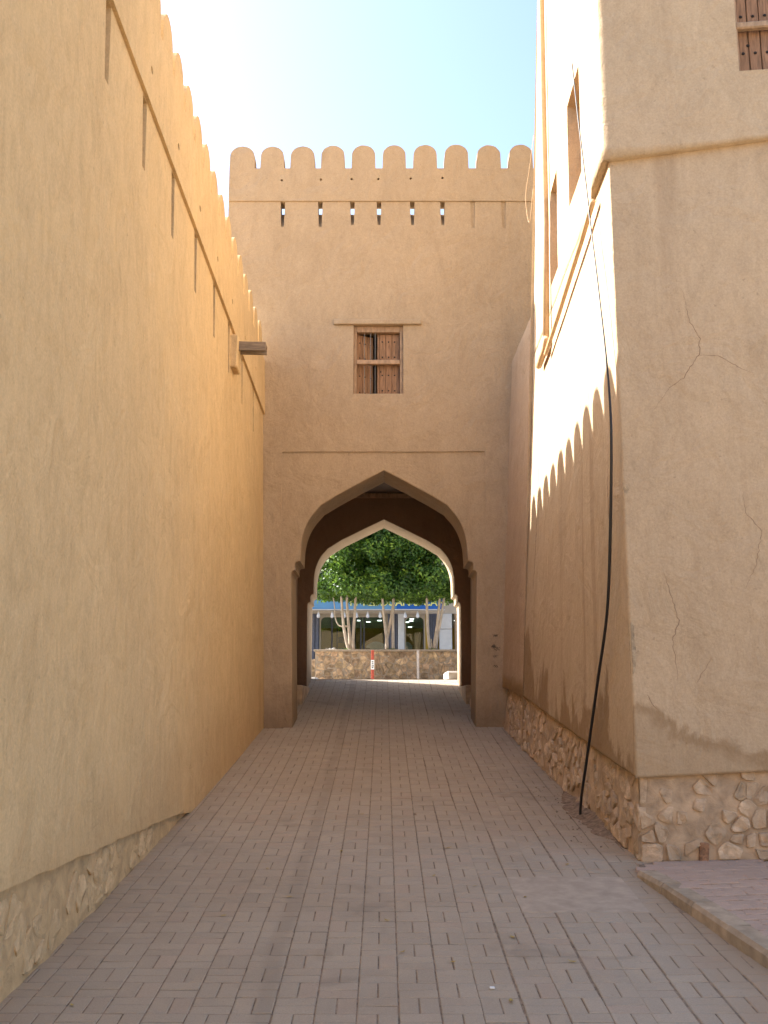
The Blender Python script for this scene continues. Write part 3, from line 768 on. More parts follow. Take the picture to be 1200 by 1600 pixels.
# bare patch on the arris and cracks in the plaster
def crack(pts, w, front=True):
    m_ = MB(); P = []
    rr = random.Random(int(pts[0][0]*1000))
    for i in range(len(pts)-1):
        a, b = Vector(pts[i]), Vector(pts[i+1]); n_ = max(2, int((b-a).length/.025))
        for j in range(n_):
            p = a.lerp(b, j/n_); P.append((p.x + rr.uniform(-.008, .008), p.y + rr.uniform(-.006, .006)))
    P.append(pts[-1])
    P3 = [hp(-(x-1.916)/FD.x, z, .0005) if front else hp(wY(x), z, .0005) for x, z in P]
    rad = [w*(.35+.65*math.sin(math.pi*min(1, max(0, i/(len(P3)-1)))))*rr.uniform(.6, 1.2) for i in range(len(P3))]
    rad = [q*.62 for q in rad]; m_.tube(P3, rad, 4); return m_.build('crack', M_CRACK, HS)
crack([(2.47, 5.07), (2.5, 4.82), (2.58, 4.65), (2.57, 4.51), (2.43, 4.32), (2.3, 4.22), (2.19, 4.06)], .0042)
crack([(2.57, 4.51), (2.72, 4.49), (2.84, 4.41), (2.98, 4.34)], .003)
crack([(2.84, 3.35), (2.85, 3.19), (2.96, 3.03), (2.9, 2.78), (2.81, 2.58)], .0032)
crack([(2.20, 2.72), (2.23, 2.59), (2.29, 2.34), (2.24, 2.19), (2.26, 1.89)], .0042)
crack([(2.02, 1.78), (2.06, 1.70), (2.10, 1.66)], .004)
crack([(2.52, 2.05), (2.44, 1.92), (2.40, 1.85)], .003)
crack([(12.38, 4.7), (12.45, 4.1), (12.55, 3.6), (12.66, 3.1)], .006, False)
crack([(8.55, 3.9), (8.62, 3.5), (8.55, 3.0), (8.6, 2.6)], .004, False)
pp = []
for i in range(15):
    z = 1.93 + .40*i/14; w_ = .022 + .016*abs(n3(i*.9, 1, 2)) if 0 < i < 14 else .003
    pp.append((z, w_))
vs = []
for z, w_ in pp: vs += [hp(.004, z, .003), hp(-.012, z, .006), hp(-.012-w_, z, .003)]
pyd('bare_patch', vs, [(i*3+a, i*3+a+1, i*3+a+4, i*3+a+3) for i in range(14) for a in range(2)], M_PATCH, HS)
vs = [hp(-.0, 3.42, .004), hp(-.03, 3.44, .005), hp(-.045, 3.40, .004), hp(-.03, 3.36, .004), hp(-.005, 3.37, .004)]
pyd('chipped_plaster', vs, [(0, 1, 2, 3, 4)], M_PATCH, HS)

# low buttress filling the corner between house and gate
BU = None
def bfn(t, z):
    zt = 6.98 + (6.81-6.98)*t; zz = 1.80 + .14*t + (zt-1.80-.14*t)*z
    xg = 1.695 + .0512*(zz-2.02); xh = hXf(zz) - .010
    x = xh + (xg-xh)*t
    return (x - .012*n3(t*2, zz, 5), YF - .02 + (GY - .003 - YF + .02)*t, zz)
vs = []; cols = frange(0, 1, 6); rows = frange(0, 1, 24)
o = grid('corner_buttress', cols, rows, bfn, M_BUT)
bm = bmesh.new(); bm.from_mesh(o.data); bm.verts.ensure_lookup_table()
tp = [bm.verts[24*7+i] for i in range(7)]; bt = [bm.verts[i] for i in range(7)]
nb = [bm.verts.new((v.co.x+.9, v.co.y, v.co.z+.55)) for v in tp]
for i in range(6): bm.faces.new((tp[i], tp[i+1], nb[i+1], nb[i]))
nl = [bm.verts.new((v.co.x+.08, v.co.y, v.co.z)) for v in bt]
for i in range(6): bm.faces.new((bt[i+1], bt[i], nl[i], nl[i+1]))
bm.to_mesh(o.data); bm.free()
tag(o, 'shaded plaster buttress with slanted top in the corner between the gate and the sunlit house', 'buttress')

# pipes on the sunlit face
DP = empty('drain_pipe', (2.0, 12.4, 6.0), 'tan painted drain pipe, upright with a long level run, on the sunlit house side', 'pipe')
def onw(Y, z, off):
    u = (Y-hYn(z))/(YF-hYn(z)); ov = .062*max(0, min(1, 1 - (u-.10)/.06)) if z > 6.29 else 0
    return hp(u, z, off + ov)
def tubeY(name, pts, r, off=.05): return MB().tube([onw(y, z, off) for y, z in pts], r, 8).build(name, M_PIPE, DP, True)
tubeY('upright', [(12.15, 13.8), (12.02, 10.8), (11.78, 9), (11.63, 7.5), (11.55, 5.90)], .04, .06)
tubeY('level_run', [(8.55, 6.15), (9.2, 6.06), (9.85, 5.975), (10.7, 5.87), (11.58, 5.775)], .026, .06)
tubeY('elbow', [(11.50, 5.95), (11.62, 5.87), (11.95, 5.85), (12.2, 5.84)], .045, .06)
# cable
CB = empty('hanging_cable', (1.8, 9.6, .8), 'black cable hanging down the sunlit house side to the earth at its foot', 'cable')
cp = [(9.396, 8.10, .07), (9.06, 7.18, .07), (8.72, 6.28, .075), (8.62, 6.0, .08), (8.378, 5.31, .07), (8.20, 4.60, .07), (8.12, 4.19, .07), (8.12, 3.755, .07), (8.28, 2.99, .07), (8.47, 2.43, .07), (8.83, 1.914, .07), (9.26, 1.257, .075), (9.50, .82, .09), (9.53, .60, .09)]
pts = [onw(y, z, o_) for y, z, o_ in cp]
def cat(P, n=5):
    out = []
    for i in range(len(P)-1):
        p0, p1, p2, p3 = P[max(i-1, 0)], P[i], P[i+1], P[min(i+2, len(P)-1)]
        for j in range(n):
            t = j/n; out.append(.5*((2*p1) + (p2-p0)*t + (2*p0-5*p1+4*p2-p3)*t*t + (3*p1-p0-3*p2+p3)*t**3))
    return out + [P[-1]]
c1 = cat(pts); MB().tube(c1, [.007 + .006*min(1, max(0, (i-22)/16)) for i in range(len(c1))], 8).build('cable', M_CABLE, CB, True)
wire = [onw(12.9, 9.4, .06), onw(13.0, 9.0, .10), onw(13.15, 8.6, .14), onw(13.1, 8.2, .09), onw(12.9, 8.6, .06)]
o = MB().tube(cat(wire, 4), .004, 6).build('loose_wire', M_PIPE, None, True); tag(o, 'thin pale loop of wire dangling at the far edge of the sunlit house', 'wire')

# earth heaped where the cable meets the ground
def dirt(u, v):
    y = 8.35 + 2.5*v; xr = interp(y, [8, 15], [1.95, 1.74]) ; wd = (.22*math.sin(math.pi*v)**.8 + .03)*(1 + .55*n3(y*4, 1, 1) + .35*n3(y*13, 2, 1))
    x = xr + .02 - wd*(1-u); h = .085*math.sin(math.pi*v)*u**1.5
    return (x, y, g(y) + .004 + h + .02*n3(x*9, y*9, 0)*u - (.02 if u < .02 else 0))
o = grid('earth', frange(0, 1, 14), frange(0, 1, 40), dirt, M_DIRT); tag(o, 'loose dry earth heaped along the foot of the house', 'earth', kind='stuff')

# dead leaves and scraps
ML1 = simple('dry_leaf', (.42, .30, .08), .8, 30, .3, 0); ML2 = simple('paper_scrap', (.75, .75, .72), .7, 30, .1, 0)
lv = [(-.33, 8.3), (-1.50, 5.28), (-.62, 7.1), (.37, 5.9), (.10, 6.05), (.62, 5.35), (.75, 6.3), (.35, 7.6), (.62, 7.35), (.02, 6.6), (1.02, 5.9), (-1.0, 6.7), (1.35, 7.9), (.93, 7.1), (-.85, 7.8), (.5, 8.4), (-.2, 9.6)]
for i, (x, y) in enumerate(lv):
    r_ = random.Random(i); s_ = .018 + .016*r_.random(); a = r_.random()*6.3; vs = []
    for (u, v, h) in [(-1, 0, .2), (-.4, .38, .05), (.4, .34, .1), (1.1, 0, .35), (.4, -.36, .08), (-.4, -.34, .12), (0, 0, .0)]:
        vs.append((x + s_*(u*math.cos(a)-v*math.sin(a)), y + s_*(u*math.sin(a)+v*math.cos(a)), g(y)+settle(x, y)+.006+h*s_))
    o = pyd('fallen_leaf', vs, [(6, 0, 1), (6, 1, 2), (6, 2, 3), (6, 3, 4), (6, 4, 5), (6, 5, 0)], ML1)
    tag(o, 'tiny dry yellow leaf lying on the lane paving', 'leaf', 'dry leaves scattered on the paving')
for (x, y, lab) in ((.545, 5.52, 'tiny white paper scrap on the paving near the bottom of the picture'), (-1.35, 15.9, 'small white scrap on the floor at the left side of the archway')):
    o = MB().cbox(x-.012, x+.014, y-.01, y+.014, g(y)+settle(x, y)+.002, g(y)+settle(x, y)+.011, .003).build('paper_scrap', ML2); tag(o, lab, 'litter')

# ------------------------------------------------------------------ beyond the gate
# kerbs at the road edge
for (vs_, lab) in (((-3.2, -1.34, 20.62, 21.4, TOPZ-.3, TOPZ+.05), 'pale kerb step just outside the archway at its left'), ((1.24, 3.4, 20.35, 21.6, TOPZ-.3, TOPZ+.16), 'sunlit white kerb step just outside the archway at its right')):
    x0_, x1_, y0_, y1_, z0_, z1_ = vs_
    o = MB().cbox(x0_, x1_, y0_, y1_, z0_, z1_, .03).build('kerb_step', M_ROAD); tag(o, lab, 'kerb')
PLN = empty('stone_planter', (0, 25.5, TOPZ), 'long low planter of brown irregular stones with three trees growing in it', 'planter')
PT = 3.0
MB().box(-1.67, 6.0, 25.02, 27.0, TOPZ-.2, PT-.05).build('planter_core', M_PMORT, PLN)
MB().cbox(-1.70, 6.05, 24.96, 25.22, PT-.05, PT, .01).build('coping', M_PMORT, PLN)
MB().box(-1.6, 5.9, 25.22, 26.9, PT-.049, PT-.02).build('soil', M_DIRT, PLN)
k = 500
for poly in voronoi(4.6, .90, .175, .15, 77, .52):
    k += 1; r_ = random.Random(k)
    stone('stone', poly, lambda u, v, h: (-1.66+u, 25.02-h, TOPZ-.09+v), .004+.010*r_.random(), M_PST, PLN, .91-.06*r_.random(), .03, k, rk=.14)
P2 = empty('stone_planter', (-4, 28.4, TOPZ), 'second stone planter showing only its end beyond the left archway jamb', 'planter')
MB().box(-7, -1.85, 28.02, 29.2, TOPZ-.2, PT-.1).build('planter_core', M_PMORT, P2)
for poly in voronoi(1.6, .8, .24, .2, 9, .4):
    k += 1
    stone('stone', poly, lambda u, v, h: (-3.45+u, 28.02-h, TOPZ-.1+v), .012, M_PST, P2, .92, .03, k, rk=.14)
# marker posts
M_RED = simple('red_paint', (.36, .065, .035), .5, 20, .15, 0); M_WHITE = simple('white_paint', (.78, .76, .72), .5, 20, .08, 0); M_GALV = simple('galvanised', (.42, .37, .33), .5, 20, .2, 0, metal=.3)
mp = empty('marker_post', (-.27, 24.4, TOPZ), 'square red post with a white band standing before the planter', 'post')
MB().cbox(-.305, -.235, 24.37, 24.44, TOPZ-.02, 2.95, .006).build('shaft', M_RED, mp)
MB().box(-.309, -.231, 24.366, 24.444, 2.50, 2.72).build('white_band', M_WHITE, mp)
nm = MB()
for z in (2.53, 2.57, 2.62, 2.665): nm.box(-.29, -.25+.01*(int(z*100) % 2), 24.362, 24.367, z, z+.022)
nm.build('band_marks', M_IRON, mp)
mp = empty('marker_post', (.80, 24.4, TOPZ), 'slim plain pale metal post standing before the planter', 'post')
MB().cbox(.775, .83, 24.38, 24.43, TOPZ-.02, 2.95, .006).build('shaft', M_GALV, mp); MB().cbox(.75, .855, 24.355, 24.455, TOPZ+.005, TOPZ+.02, .004).build('foot_plate', M_GALV, mp)

# trees
M_BARK = simple('pale_bark', (.46, .385, .30), .9, 14, .3, .5, .01, stretch=(1, 1, .4))
def leaf_mat():
    m, t, b = newmat('leaf')
    gq = nd(t, 'ShaderNodeNewGeometry')
    c = ramp(t, gq.outputs['Random Per Island'], [(0, (.024, .075, .010)), (.55, (.060, .150, .018)), (1, (.17, .31, .04))])
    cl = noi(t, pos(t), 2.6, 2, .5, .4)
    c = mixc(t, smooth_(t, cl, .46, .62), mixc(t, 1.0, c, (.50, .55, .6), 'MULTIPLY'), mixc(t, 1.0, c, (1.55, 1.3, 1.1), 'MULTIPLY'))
    lk(t, c, b.inputs['Base Color']); b.inputs['Roughness'].default_value = .45; b.inputs['Specular IOR Level'].default_value = .4
    tr = nd(t, 'ShaderNodeBsdfTranslucent'); lk(t, mixc(t, .5, c, (.24, .42, .03)), tr.inputs[0])
    mx = nd(t, 'ShaderNodeMixShader'); mx.inputs[0].default_value = .28
    lk(t, b.outputs[0], mx.inputs[1]); lk(t, tr.outputs[0], mx.inputs[2]); lk(t, mx.outputs[0], t.nodes['Material Output'].inputs[0])
    return m
M_LEAF = leaf_mat()
def crown(name, cx, cy, cz, rx, ry, rz, nclump, nleaf, parent, seed, zmin):
    r = random.Random(seed); vs = []; fs = []
    for c in range(nclump):
        while True:
            d = Vector((r.gauss(0, 1), r.gauss(0, 1), r.gauss(0, 1))).normalized(); q = r.uniform(.12, 1.0)**.5
            q *= 1 + .22*n3(d.x*2.4+seed, d.y*2.4, d.z*2.4)
            p = Vector((cx + d.x*rx*q, cy + d.y*ry*q, cz + d.z*rz*q))
            if c % 3 == 0: p = Vector((cx + d.x*rx*q*.98, cy + d.y*ry*q*.95, zmin + r.uniform(.05, .5)))
            if p.z > zmin: break
        cr = r.uniform(.18, .40)
        axis = (d*.6 + Vector((0, 0, .7))).normalized()
        for k in range(nleaf):
            e = Vector((r.gauss(0, 1), r.gauss(0, 1), r.gauss(0, 1))).normalized()*cr*r.random()**.4
            q_ = p + e + Vector((0, 0, -.04))
            if q_.z < zmin - .06 + .20*n3(q_.x*1.6, q_.y*1.6, seed): continue
            nrm = (axis*.2 + e.normalized() + Vector((r.gauss(0, .3), r.gauss(0, .3), r.gauss(0, .3)))).normalized()
            a = nrm.orthogonal().normalized(); a.rotate(Matrix.Rotation(r.random()*6.28, 3, nrm)); b_ = nrm.cross(a)
            L = r.uniform(.020, .062); w_ = L*r.uniform(.36, .55); bend = nrm*L*.18
            i0 = len(vs)
            vs += [q_ - a*L, q_ + b_*w_ - bend*.2, q_ + a*L - bend, q_ - b_*w_ - bend*.2]
            fs.append((i0, i0+1, i0+2, i0+3))
    return pyd(name, vs, fs, M_LEAF, parent)
def Tp(px, py, Y=26.0):   # spot on the vertical sheet where the trunks stand
    f = 1600.; c_, s_ = math.cos(R(10.62)), math.sin(R(10.62)); v = (800-py)/f; d = c_-v*s_; t = Y/d
    return Vector(((px-600)/f*t, Y, EYE + (s_+v*c_)*t))
stems = [
 [[(544.5, 1014), (541, 1000), (537, 978), (535.5, 960), (534, 940), (531, 915)], [(547.5, 1014), (547, 1003), (545, 980), (543, 955), (542, 935), (545, 905)], [(552, 1014), (551.5, 1000), (553, 975), (554.5, 950), (556, 930), (562, 905)], [(545, 979), (540, 978), (534, 978), (528, 975), (523.5, 964), (522, 946), (519, 925)]],
 [[(605, 1014), (604.5, 1000), (602.5, 985), (600, 965), (598, 940), (594, 905)], [(604, 1014), (604.5, 998), (608, 982), (612, 960), (615, 938), (619, 905)], [(614.5, 1014), (614, 990), (614, 965), (614.5, 938), (612, 905)]],
 [[(672, 1014), (670, 1000), (668, 980), (667, 950), (666, 930), (660, 905)], [(679, 1014), (680, 1000), (683, 980), (686, 950), (688, 930), (692, 905)], [(680.5, 1014), (683, 995), (687, 978), (691, 955), (694, 935), (702, 905)], [(676, 1014), (675, 1006), (674, 998)]]]
tl = ['leafy green tree with four pale stems, one curling out, nearest the left archway jamb', 'leafy green tree with three crossing pale stems in the middle of the planter', 'leafy green tree with pale forked stems nearest the right archway jamb']
for ti, (sts, lab, cx) in enumerate(zip(stems, tl, (-1.05, .2, 1.45))):
    T = empty('street_tree', (cx, 26, PT-.03), lab, 'tree', 'trees in the planter')
    tk = None
    for si, st in enumerate(sts):
        base = [Tp(px, py) for px, py in st]
        for j, p in enumerate(base): p.y += .10*(si-1)*j/5 + .04*(si % 2)
        n_ = len(base); r0 = .038 if si < 3 else .020
        P = cat(base, 4); rad = [r0*(1.15 - .5*i/len(P)) for i in range(len(P))]
        MB().tube(P, rad, 8).build('stem', M_BARK, T, True)
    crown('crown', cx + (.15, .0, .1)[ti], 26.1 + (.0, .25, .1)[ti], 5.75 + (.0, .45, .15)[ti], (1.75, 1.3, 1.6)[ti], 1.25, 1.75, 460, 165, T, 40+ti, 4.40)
for (px, lab, cc) in ((517, 'tiny pale flowering weed on the left planter rim', 0), (541, 'bright green weed tuft at the foot of the left tree', 1), (613, 'dark green weed tuft at the foot of the middle tree', 2), (676, 'dark green weed tuft at the foot of the right tree', 2)):
    m_ = MB(); r_ = random.Random(px); c0 = Tp(px, 1015, 25.4); c0.z = PT - .02
    for q in range(60):
        a = r_.random()*6.28; e = r_.uniform(.0, .16); p = c0 + Vector((e*math.cos(a), .4*e*math.sin(a), 0)); h = r_.uniform(.03, .10)
        d = Vector((math.cos(a)*.03, math.sin(a)*.03, h)); w_ = Vector((-math.sin(a), math.cos(a), 0))*.012
        m_.add([p-w_, p+w_, p+d], [(0, 1, 2)])
    o = m_.build('weed_tuft', (M_WHITE, M_LEAF, M_LEAF)[cc]); tag(o, lab, 'plant')

M_RACK = simple('dark_rack', (.05, .05, .055), .6, 20, .3, 0)
# shop across the road
SH = empty('shop_building', (0, 32, TOPZ), 'glass fronted shop with grey fluted columns across the road, seen through the arch', 'shop')
M_SHW = simple('shop_wall', (.50, .42, .32), .8, 4, .1, .1); M_CREAM = simple('cream_frame', (.36, .30, .22), .6, 10, .1, 0)
M_FLUTE = simple('grey_fluted', (.12, .125, .155), .6, 12, .2, 0); M_PANEL = simple('pale_grey_panel', (.60, .59, .57), .5, 6, .06, 0)
M_YEL = simple('ochre_wall', (.36, .23, .035), .8, 3, .15, 0); M_FLO = simple('shop_floor', (.35, .32, .28), .4, 4, .15, 0); M_SCEIL = simple('shop_ceiling', (.42, .44, .40), .8, 3, .1, 0)
def glass():
    m, t, b = newmat('shop_glass'); out = t.nodes['Material Output']
    tr = nd(t, 'ShaderNodeBsdfTransparent'); tr.inputs[0].default_value = (.62, .70, .66, 1)
    gl = nd(t, 'ShaderNodeBsdfGlossy'); gl.inputs['Roughness'].default_value = .01
    fr = nd(t, 'ShaderNodeFresnel'); fr.inputs[0].default_value = 1.5
    mx = nd(t, 'ShaderNodeMixShader'); lk(t, math_(t, 'MULTIPLY', fr.outputs[0], 1.6), mx.inputs[0])
    lk(t, tr.outputs[0], mx.inputs[1]); lk(t, gl.outputs[0], mx.inputs[2]); lk(t, mx.outputs[0], out.inputs[0]); return m
M_GLASS = glass()
def emis(name, col, s):
    m, t, b = newmat(name); b.inputs['Emission Color'].default_value = tuple(col)+(1,); b.inputs['Emission Strength'].default_value = s; b.inputs['Base Color'].default_value = (.8, .8, .8, 1); return m
M_LAMP = emis('lit_ceiling_panel', (1, 1, .96), 2.2)
SF = TOPZ + .03; SC = 4.52
MB().box(-9, 9, 31.6, 39, TOPZ-.2, SF).build('floor', M_FLO, SH)
MB().box(-9, 9, 32.2, 39, SC, SC+.1).build('ceiling', M_SCEIL, SH)
MB().box(-9, 9, 38.9, 39.1, SF, SC-.002).build('back_wall', M_YEL, SH)
MB().box(-9, 9, 32.0, 32.19, 4.47, 9.0).build('upper_wall', M_SHW, SH)
MB().box(-9, 9, 32.19, 39, 8.8, 9.0).build('roof', M_SHW, SH)
MB().box(-9, -2.9, 31.98, 32.2, SF, 4.468).build('pier', M_SHW, SH); MB().box(2.3, 9, 31.98, 32.2, SF, 4.468).build('pier', M_SHW, SH)
def fluted(x0, x1):
    m_ = MB(); n_ = 5; w_ = (x1-x0)/n_; m_.box(x0, x1, 32.0, 32.15, SF, 4.46)
    for i in range(n_): m_.cbox(x0+i*w_+.006, x0+(i+1)*w_-.012, 31.93, 31.998, SF, 4.455, .012)
    return m_.build('fluted_column', M_FLUTE, SH)
fluted(-2.60, -2.02); fluted(.12, .43); fluted(1.40, 1.67)
MB().cbox(.435, .63, 31.9, 32.1, SF, 4.46, .01).build('pale_column', M_PANEL, SH)
MB().cbox(1.72, 2.11, 31.92, 32.1, 3.995, 4.46, .006).build('wall_panel', M_PANEL, SH); MB().cbox(1.72, 2.11, 31.92, 32.1, SF, 3.98, .006).build('wall_panel', M_PANEL, SH)
MB().cbox(2.2, 2.29, 31.95, 32.1, SF, 4.46, .006).build('door_post', M_WOODF, SH)
MB().cbox(1.29, 1.395, 31.98, 32.1, SF, 4.46, .006).build('ochre_post', M_YEL, SH)
def shopwin(x0, x1, mull):
    r_ = .14; zt = 4.36; out = [(x0, SF), (x1, SF), (x1, 4.455), (x0, 4.455)]
    hole = [(x0+.045, SF+.05), (x1-.045, SF+.05)] + [(x1-.045-r_+r_*math.cos(a*math.pi/12), zt-r_+r_*math.sin(a*math.pi/12)) for a in range(7)] + [(x0+.045+r_-r_*math.sin(a*math.pi/12), zt-r_+r_*math.cos(a*math.pi/12)) for a in range(7)]
    w_ = plate('window', out, [hole], .12, gf(31.99), M_CREAM, SH, 0)
    MB().box(x0+.03, x1-.03, 32.05, 32.06, SF+.03, zt+.02).build('pane', M_GLASS, w_)
    for x in mull: MB().box(x-.022, x+.022, 32.03, 32.09, SF+.05, zt).build('mullion', M_RACK, w_)
    return w_
shopwin(-2.01, .115, (-1.62, -1.0, -.72, -.62, .02)); shopwin(.635, 1.285, (1.235,))
# display racks and counter inside
M_RACK = simple('dark_rack', (.05, .05, .055), .6, 20, .3, 0)
for (xa, lab) in ((-1.50, 'dark display rack inside the shop behind its left window, left one'), (-1.18, 'dark display rack inside the shop behind its left window, right one')):
    rk = empty('display_rack', (xa, 32.9, SF), lab, 'rack', 'display racks in the shop')
    for s_ in (0, .26): MB().box(xa+s_-.015, xa+s_+.015, 32.85, 33.1, SF, 4.1).build('rack_post', M_RACK, rk)
    for z in (2.6, 2.95, 3.3, 3.65, 4.0):
        MB().box(xa+.016, xa+.244, 32.86, 33.1, z-.015, z).build('shelf', M_RACK, rk); MB().cbox(xa+.04, xa+.22, 32.9, 33.05, z+.002, z+.16, .02).build('goods', M_RACK, rk)
M_CTR = simple('pale_counter', (.48, .50, .48), .4, 6, .1, 0)
for (x0_, x1_, y0_, lab) in ((-.62, .08, 36.2, 'pale arched display counter deep in the shop behind the seated people'), (.66, 1.0, 36.4, 'pale arched display counter deep in the shop behind the right window')):
    ct = empty('display_counter', ((x0_+x1_)/2, y0_, SF), lab, 'counter', 'display counters in the shop')
    plate('front', [(x0_, SF), (x1_, SF), (x1_, 3.72)] + [(x1_-(x1_-x0_)*a/8, 3.72+.14*math.sin(math.pi*a/8)) for a in range(1, 8)] + [(x0_, 3.72)], [], .3, gf(y0_), M_CTR, ct, 0)
    MB().box(x0_, x1_, y0_-.03, y0_-.002, 3.40, 3.44).build('ledge', M_RACK, ct)
# ceiling lights
for i, (px, Y) in enumerate([(538, 33.4), (561.5, 35.0), (575.5, 35.6), (593, 35.0), (644, 33.3), (643.5, 34.3), (642.4, 35.2), (636, 35.7), (640.6, 38.0), (715, 34.0), (713, 35.0)]):
    x = Tp(px, 970, Y).x
    cl = empty('ceiling_light', (x, Y, SC), 'lit white ceiling panel inside the shop', 'light', 'lit panels on the shop ceiling')
    MB().box(x-.07, x+.07, Y-.12, Y+.12, SC-.03, SC-.002).build('diffuser', M_LAMP, cl); MB().box(x-.085, x+.085, Y-.135, Y+.135, SC-.018, SC-.001).build('frame', M_PANEL, cl)
# hanging lamps under the sign
M_BULB = simple('bulb_glass', (.72, .72, .74), .25, 10, .08, 0)
hl = [(497.5, 'first from the left'), (519, 'second from the left'), (538, 'third from the left'), (557, 'fourth from the left'), (574.5, 'fifth from the left'), (594, 'sixth from the left'), (633, 'by the pale column'), (652.5, 'last on the right')]
for px, lab in hl:
    p = Tp(px, 958, 31.4); z = 4.50
    b_ = empty('hanging_lamp', (p.x, 31.4, z), 'pale bulb shaped lamp hanging under the blue sign, ' + lab, 'lamp', 'lamps hanging under the blue shop sign')
    MB().lathe([(.012, 0), (.018, -.03), (.03, -.05), (.03, -.06)], 8, (p.x, 31.4, z)).build('socket', M_PANEL, b_, True)
    MB().lathe([(.03, -.06), (.04, -.10), (.055, -.15), (.05, -.19), (.02, -.215)], 10, (p.x, 31.4, z)).build('bulb', M_BULB, b_, True)
# sign
M_BL1 = simple('sign_blue', (.115, .27, .45), .5, 4, .06, 0); M_BL2 = simple('sign_deep_blue', (.02, .115, .40), .5, 4, .06, 0); M_LET = simple('sign_yellow', (.70, .68, .22), .5, 8, .05, 0)
SG = empty('shop_sign', (0, 31.3, 4.52), 'long blue shop sign with yellow capitals, half hidden by the tree crowns', 'sign')
MB().cbox(-7, .38, 31.3, 31.5, 4.55, 5.45, .008).build('light_blue_board', M_BL1, SG); MB().cbox(.383, 1.84, 31.3, 31.5, 4.55, 5.45, .008).build('deep_blue_board', M_BL2, SG)
MB().cbox(-7, 1.86, 31.26, 31.52, 4.522, 4.547, .005).build('trim', M_PANEL, SG)
def text(s, x, y, z, size, mat, parent):
    cu = bpy.data.curves.new('t', 'FONT'); cu.body = s; cu.size = size; cu.extrude = .012; cu.align_x = 'LEFT'; cu.offset = .006
    ob = bpy.data.objects.new('t', cu); C.objects.link(ob); me = bpy.data.meshes.new_from_object(ob); bpy.data.objects.remove(ob); bpy.data.curves.remove(cu)
    me.transform(Matrix.Translation((x, y, z)) @ Matrix.Rotation(R(90), 4, 'X')); me.materials.clear(); me.name = 'lettering'
    return link('lettering', me, mat, parent)
text('N TEDDUAN & CAN', -1.05, 31.285, 4.655, .32, M_LET, SG)

# seated people in the shop
M_CLOTH = simple('dark_robe', (.03, .018, .022), .85, 20, .3, .1); M_SKIN = simple('skin', (.30, .17, .11), .6, 20, .1, 0)
def person(x, y, z, sc, lab, turn):
    J = {'pel': (0, 0, .48), 'chest': (0, .03, .80), 'neck': (0, .0, 1.0), 'head': (0, -.02, 1.10), 'top': (0, -.01, 1.23),
         'sl': (-.17, .02, .93), 'el': (-.25, -.06, .68), 'hl': (-.10, -.26, .60), 'sr': (.17, .02, .93), 'er': (.25, -.06, .68), 'hr': (.10, -.26, .60),
         'tl': (-.12, -.08, .48), 'kl': (-.14, -.42, .47), 'al': (-.14, -.44, .08), 'fl': (-.14, -.58, .04), 'tr': (.12, -.08, .48), 'kr': (.14, -.42, .47), 'ar': (.14, -.44, .08), 'fr': (.14, -.58, .04)}
    E_ = [('pel', 'chest'), ('chest', 'neck'), ('neck', 'head'), ('head', 'top'), ('chest', 'sl'), ('sl', 'el'), ('el', 'hl'), ('chest', 'sr'), ('sr', 'er'), ('er', 'hr'), ('pel', 'tl'), ('tl', 'kl'), ('kl', 'al'), ('al', 'fl'), ('pel', 'tr'), ('tr', 'kr'), ('kr', 'ar'), ('ar', 'fr')]
    rad = {'pel': .17, 'chest': .165, 'neck': .075, 'head': .115, 'top': .085, 'sl': .085, 'sr': .085, 'el': .06, 'er': .06, 'hl': .04, 'hr': .04, 'tl': .12, 'tr': .12, 'kl': .085, 'kr': .085, 'al': .06, 'ar': .06, 'fl': .045, 'fr': .045}
    ks = list(J); me = bpy.data.meshes.new('person'); me.from_pydata([Vector(J[k])*sc for k in ks], [(ks.index(a), ks.index(b)) for a, b in E_], [])
    ob = bpy.data.objects.new('t', me); C.objects.link(ob)
    sk = ob.modifiers.new('s', 'SKIN'); ob.modifiers.new('u', 'SUBSURF').levels = 1
    for i, kk in enumerate(ks):
        sv_ = me.skin_vertices[0].data[i]; sv_.radius = (rad[kk]*sc, rad[kk]*sc); sv_.use_root = (kk == 'pel')
    dg = bpy.context.evaluated_depsgraph_get(); bm_ = bpy.data.meshes.new_from_object(ob.evaluated_get(dg)); bpy.data.objects.remove(ob)
    bm_.transform(Matrix.Translation((x, y, z)) @ Matrix.Rotation(turn, 4, 'Z')); bm_.materials.clear()
    o = link('person', bm_, M_CLOTH, None, True); tag(o, lab, 'person'); return o
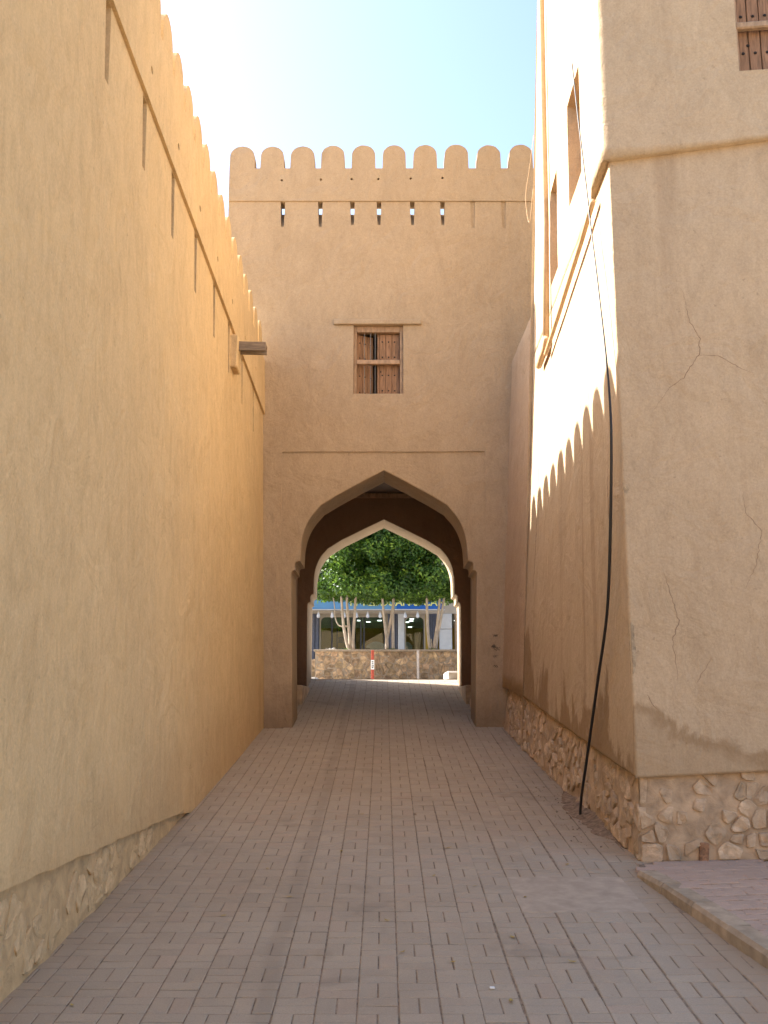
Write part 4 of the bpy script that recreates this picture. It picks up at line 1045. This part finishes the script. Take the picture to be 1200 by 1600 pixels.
person(-.52, 33.3, SF+.03, 1.03, 'larger of two people in dark clothes seated inside the shop', .2)
person(-.20, 33.35, SF+.03, .93, 'smaller of two people in dark clothes seated inside the shop', -.3)
for x, lab in ((-.52, 'dark seat under the larger seated person in the shop'), (-.20, 'dark seat under the smaller seated person in the shop')):
    st = empty('stool', (x, 33.4, SF), lab, 'stool', 'seats in the shop')
    MB().cbox(x-.16, x+.16, 33.22, 33.52, SF+.28, SF+.34, .015).build('seat', M_RACK, st)
    for a in (-.13, .13):
        for b_ in (33.25, 33.49): MB().box(x+a-.015, x+a+.015, b_-.015, b_+.015, SF, SF+.28).build('leg', M_RACK, st)

# ------------------------------------------------------------------ unseen house added behind the viewpoint for its warm bounced light
OH = empty('added_bounce_house', (0, -8, g(-8)), 'added unseen tan plaster house front behind the viewpoint, there to bounce warm light', 'house')
plate('wall', [(-9, -1), (9, -1), (9, 7.2), (-9, 7.2)], [[(-.7, -.3), (.7, -.3), (.7, 2.2), (-.7, 2.2)], [(2.5, 1.2), (3.5, 1.2), (3.5, 2.6), (2.5, 2.6)], [(-3.5, 1.2), (-2.5, 1.2), (-2.5, 2.6), (-3.5, 2.6)]], .5, lambda u, v, w: (-u, -8 - w, v), M_HOUSE, OH, 0)
MB().box(-.75, .75, -8.3, -8.22, -.5, 2.25).build('door', M_WOOD, OH)
for x in (3.0, -3.0): MB().box(x-.55, x+.55, -8.3, -8.22, 1.1, 2.7).build('window', M_WOOD, OH)

r_ = random.Random(12); m_ = MB()
for q in range(220):
    y = 8.4 + 2.4*r_.random(); x = interp(y, [8, 15], [1.93, 1.72]) - .42*r_.random()**1.6; s_ = r_.uniform(.004, .014); z = g(y) + .006 + .05*max(0, x-1.68)
    m_.add([(x+s_*r_.uniform(-1, 1), y+s_*r_.uniform(-1, 1), z+s_*r_.uniform(-.3, .9)) for _ in range(4)], [(0, 1, 2), (0, 2, 3), (0, 3, 1), (1, 3, 2)])
o = m_.build('debris', M_DIRT); tag(o, 'crumbs of earth and grit along the foot of the house', 'debris', kind='stuff')
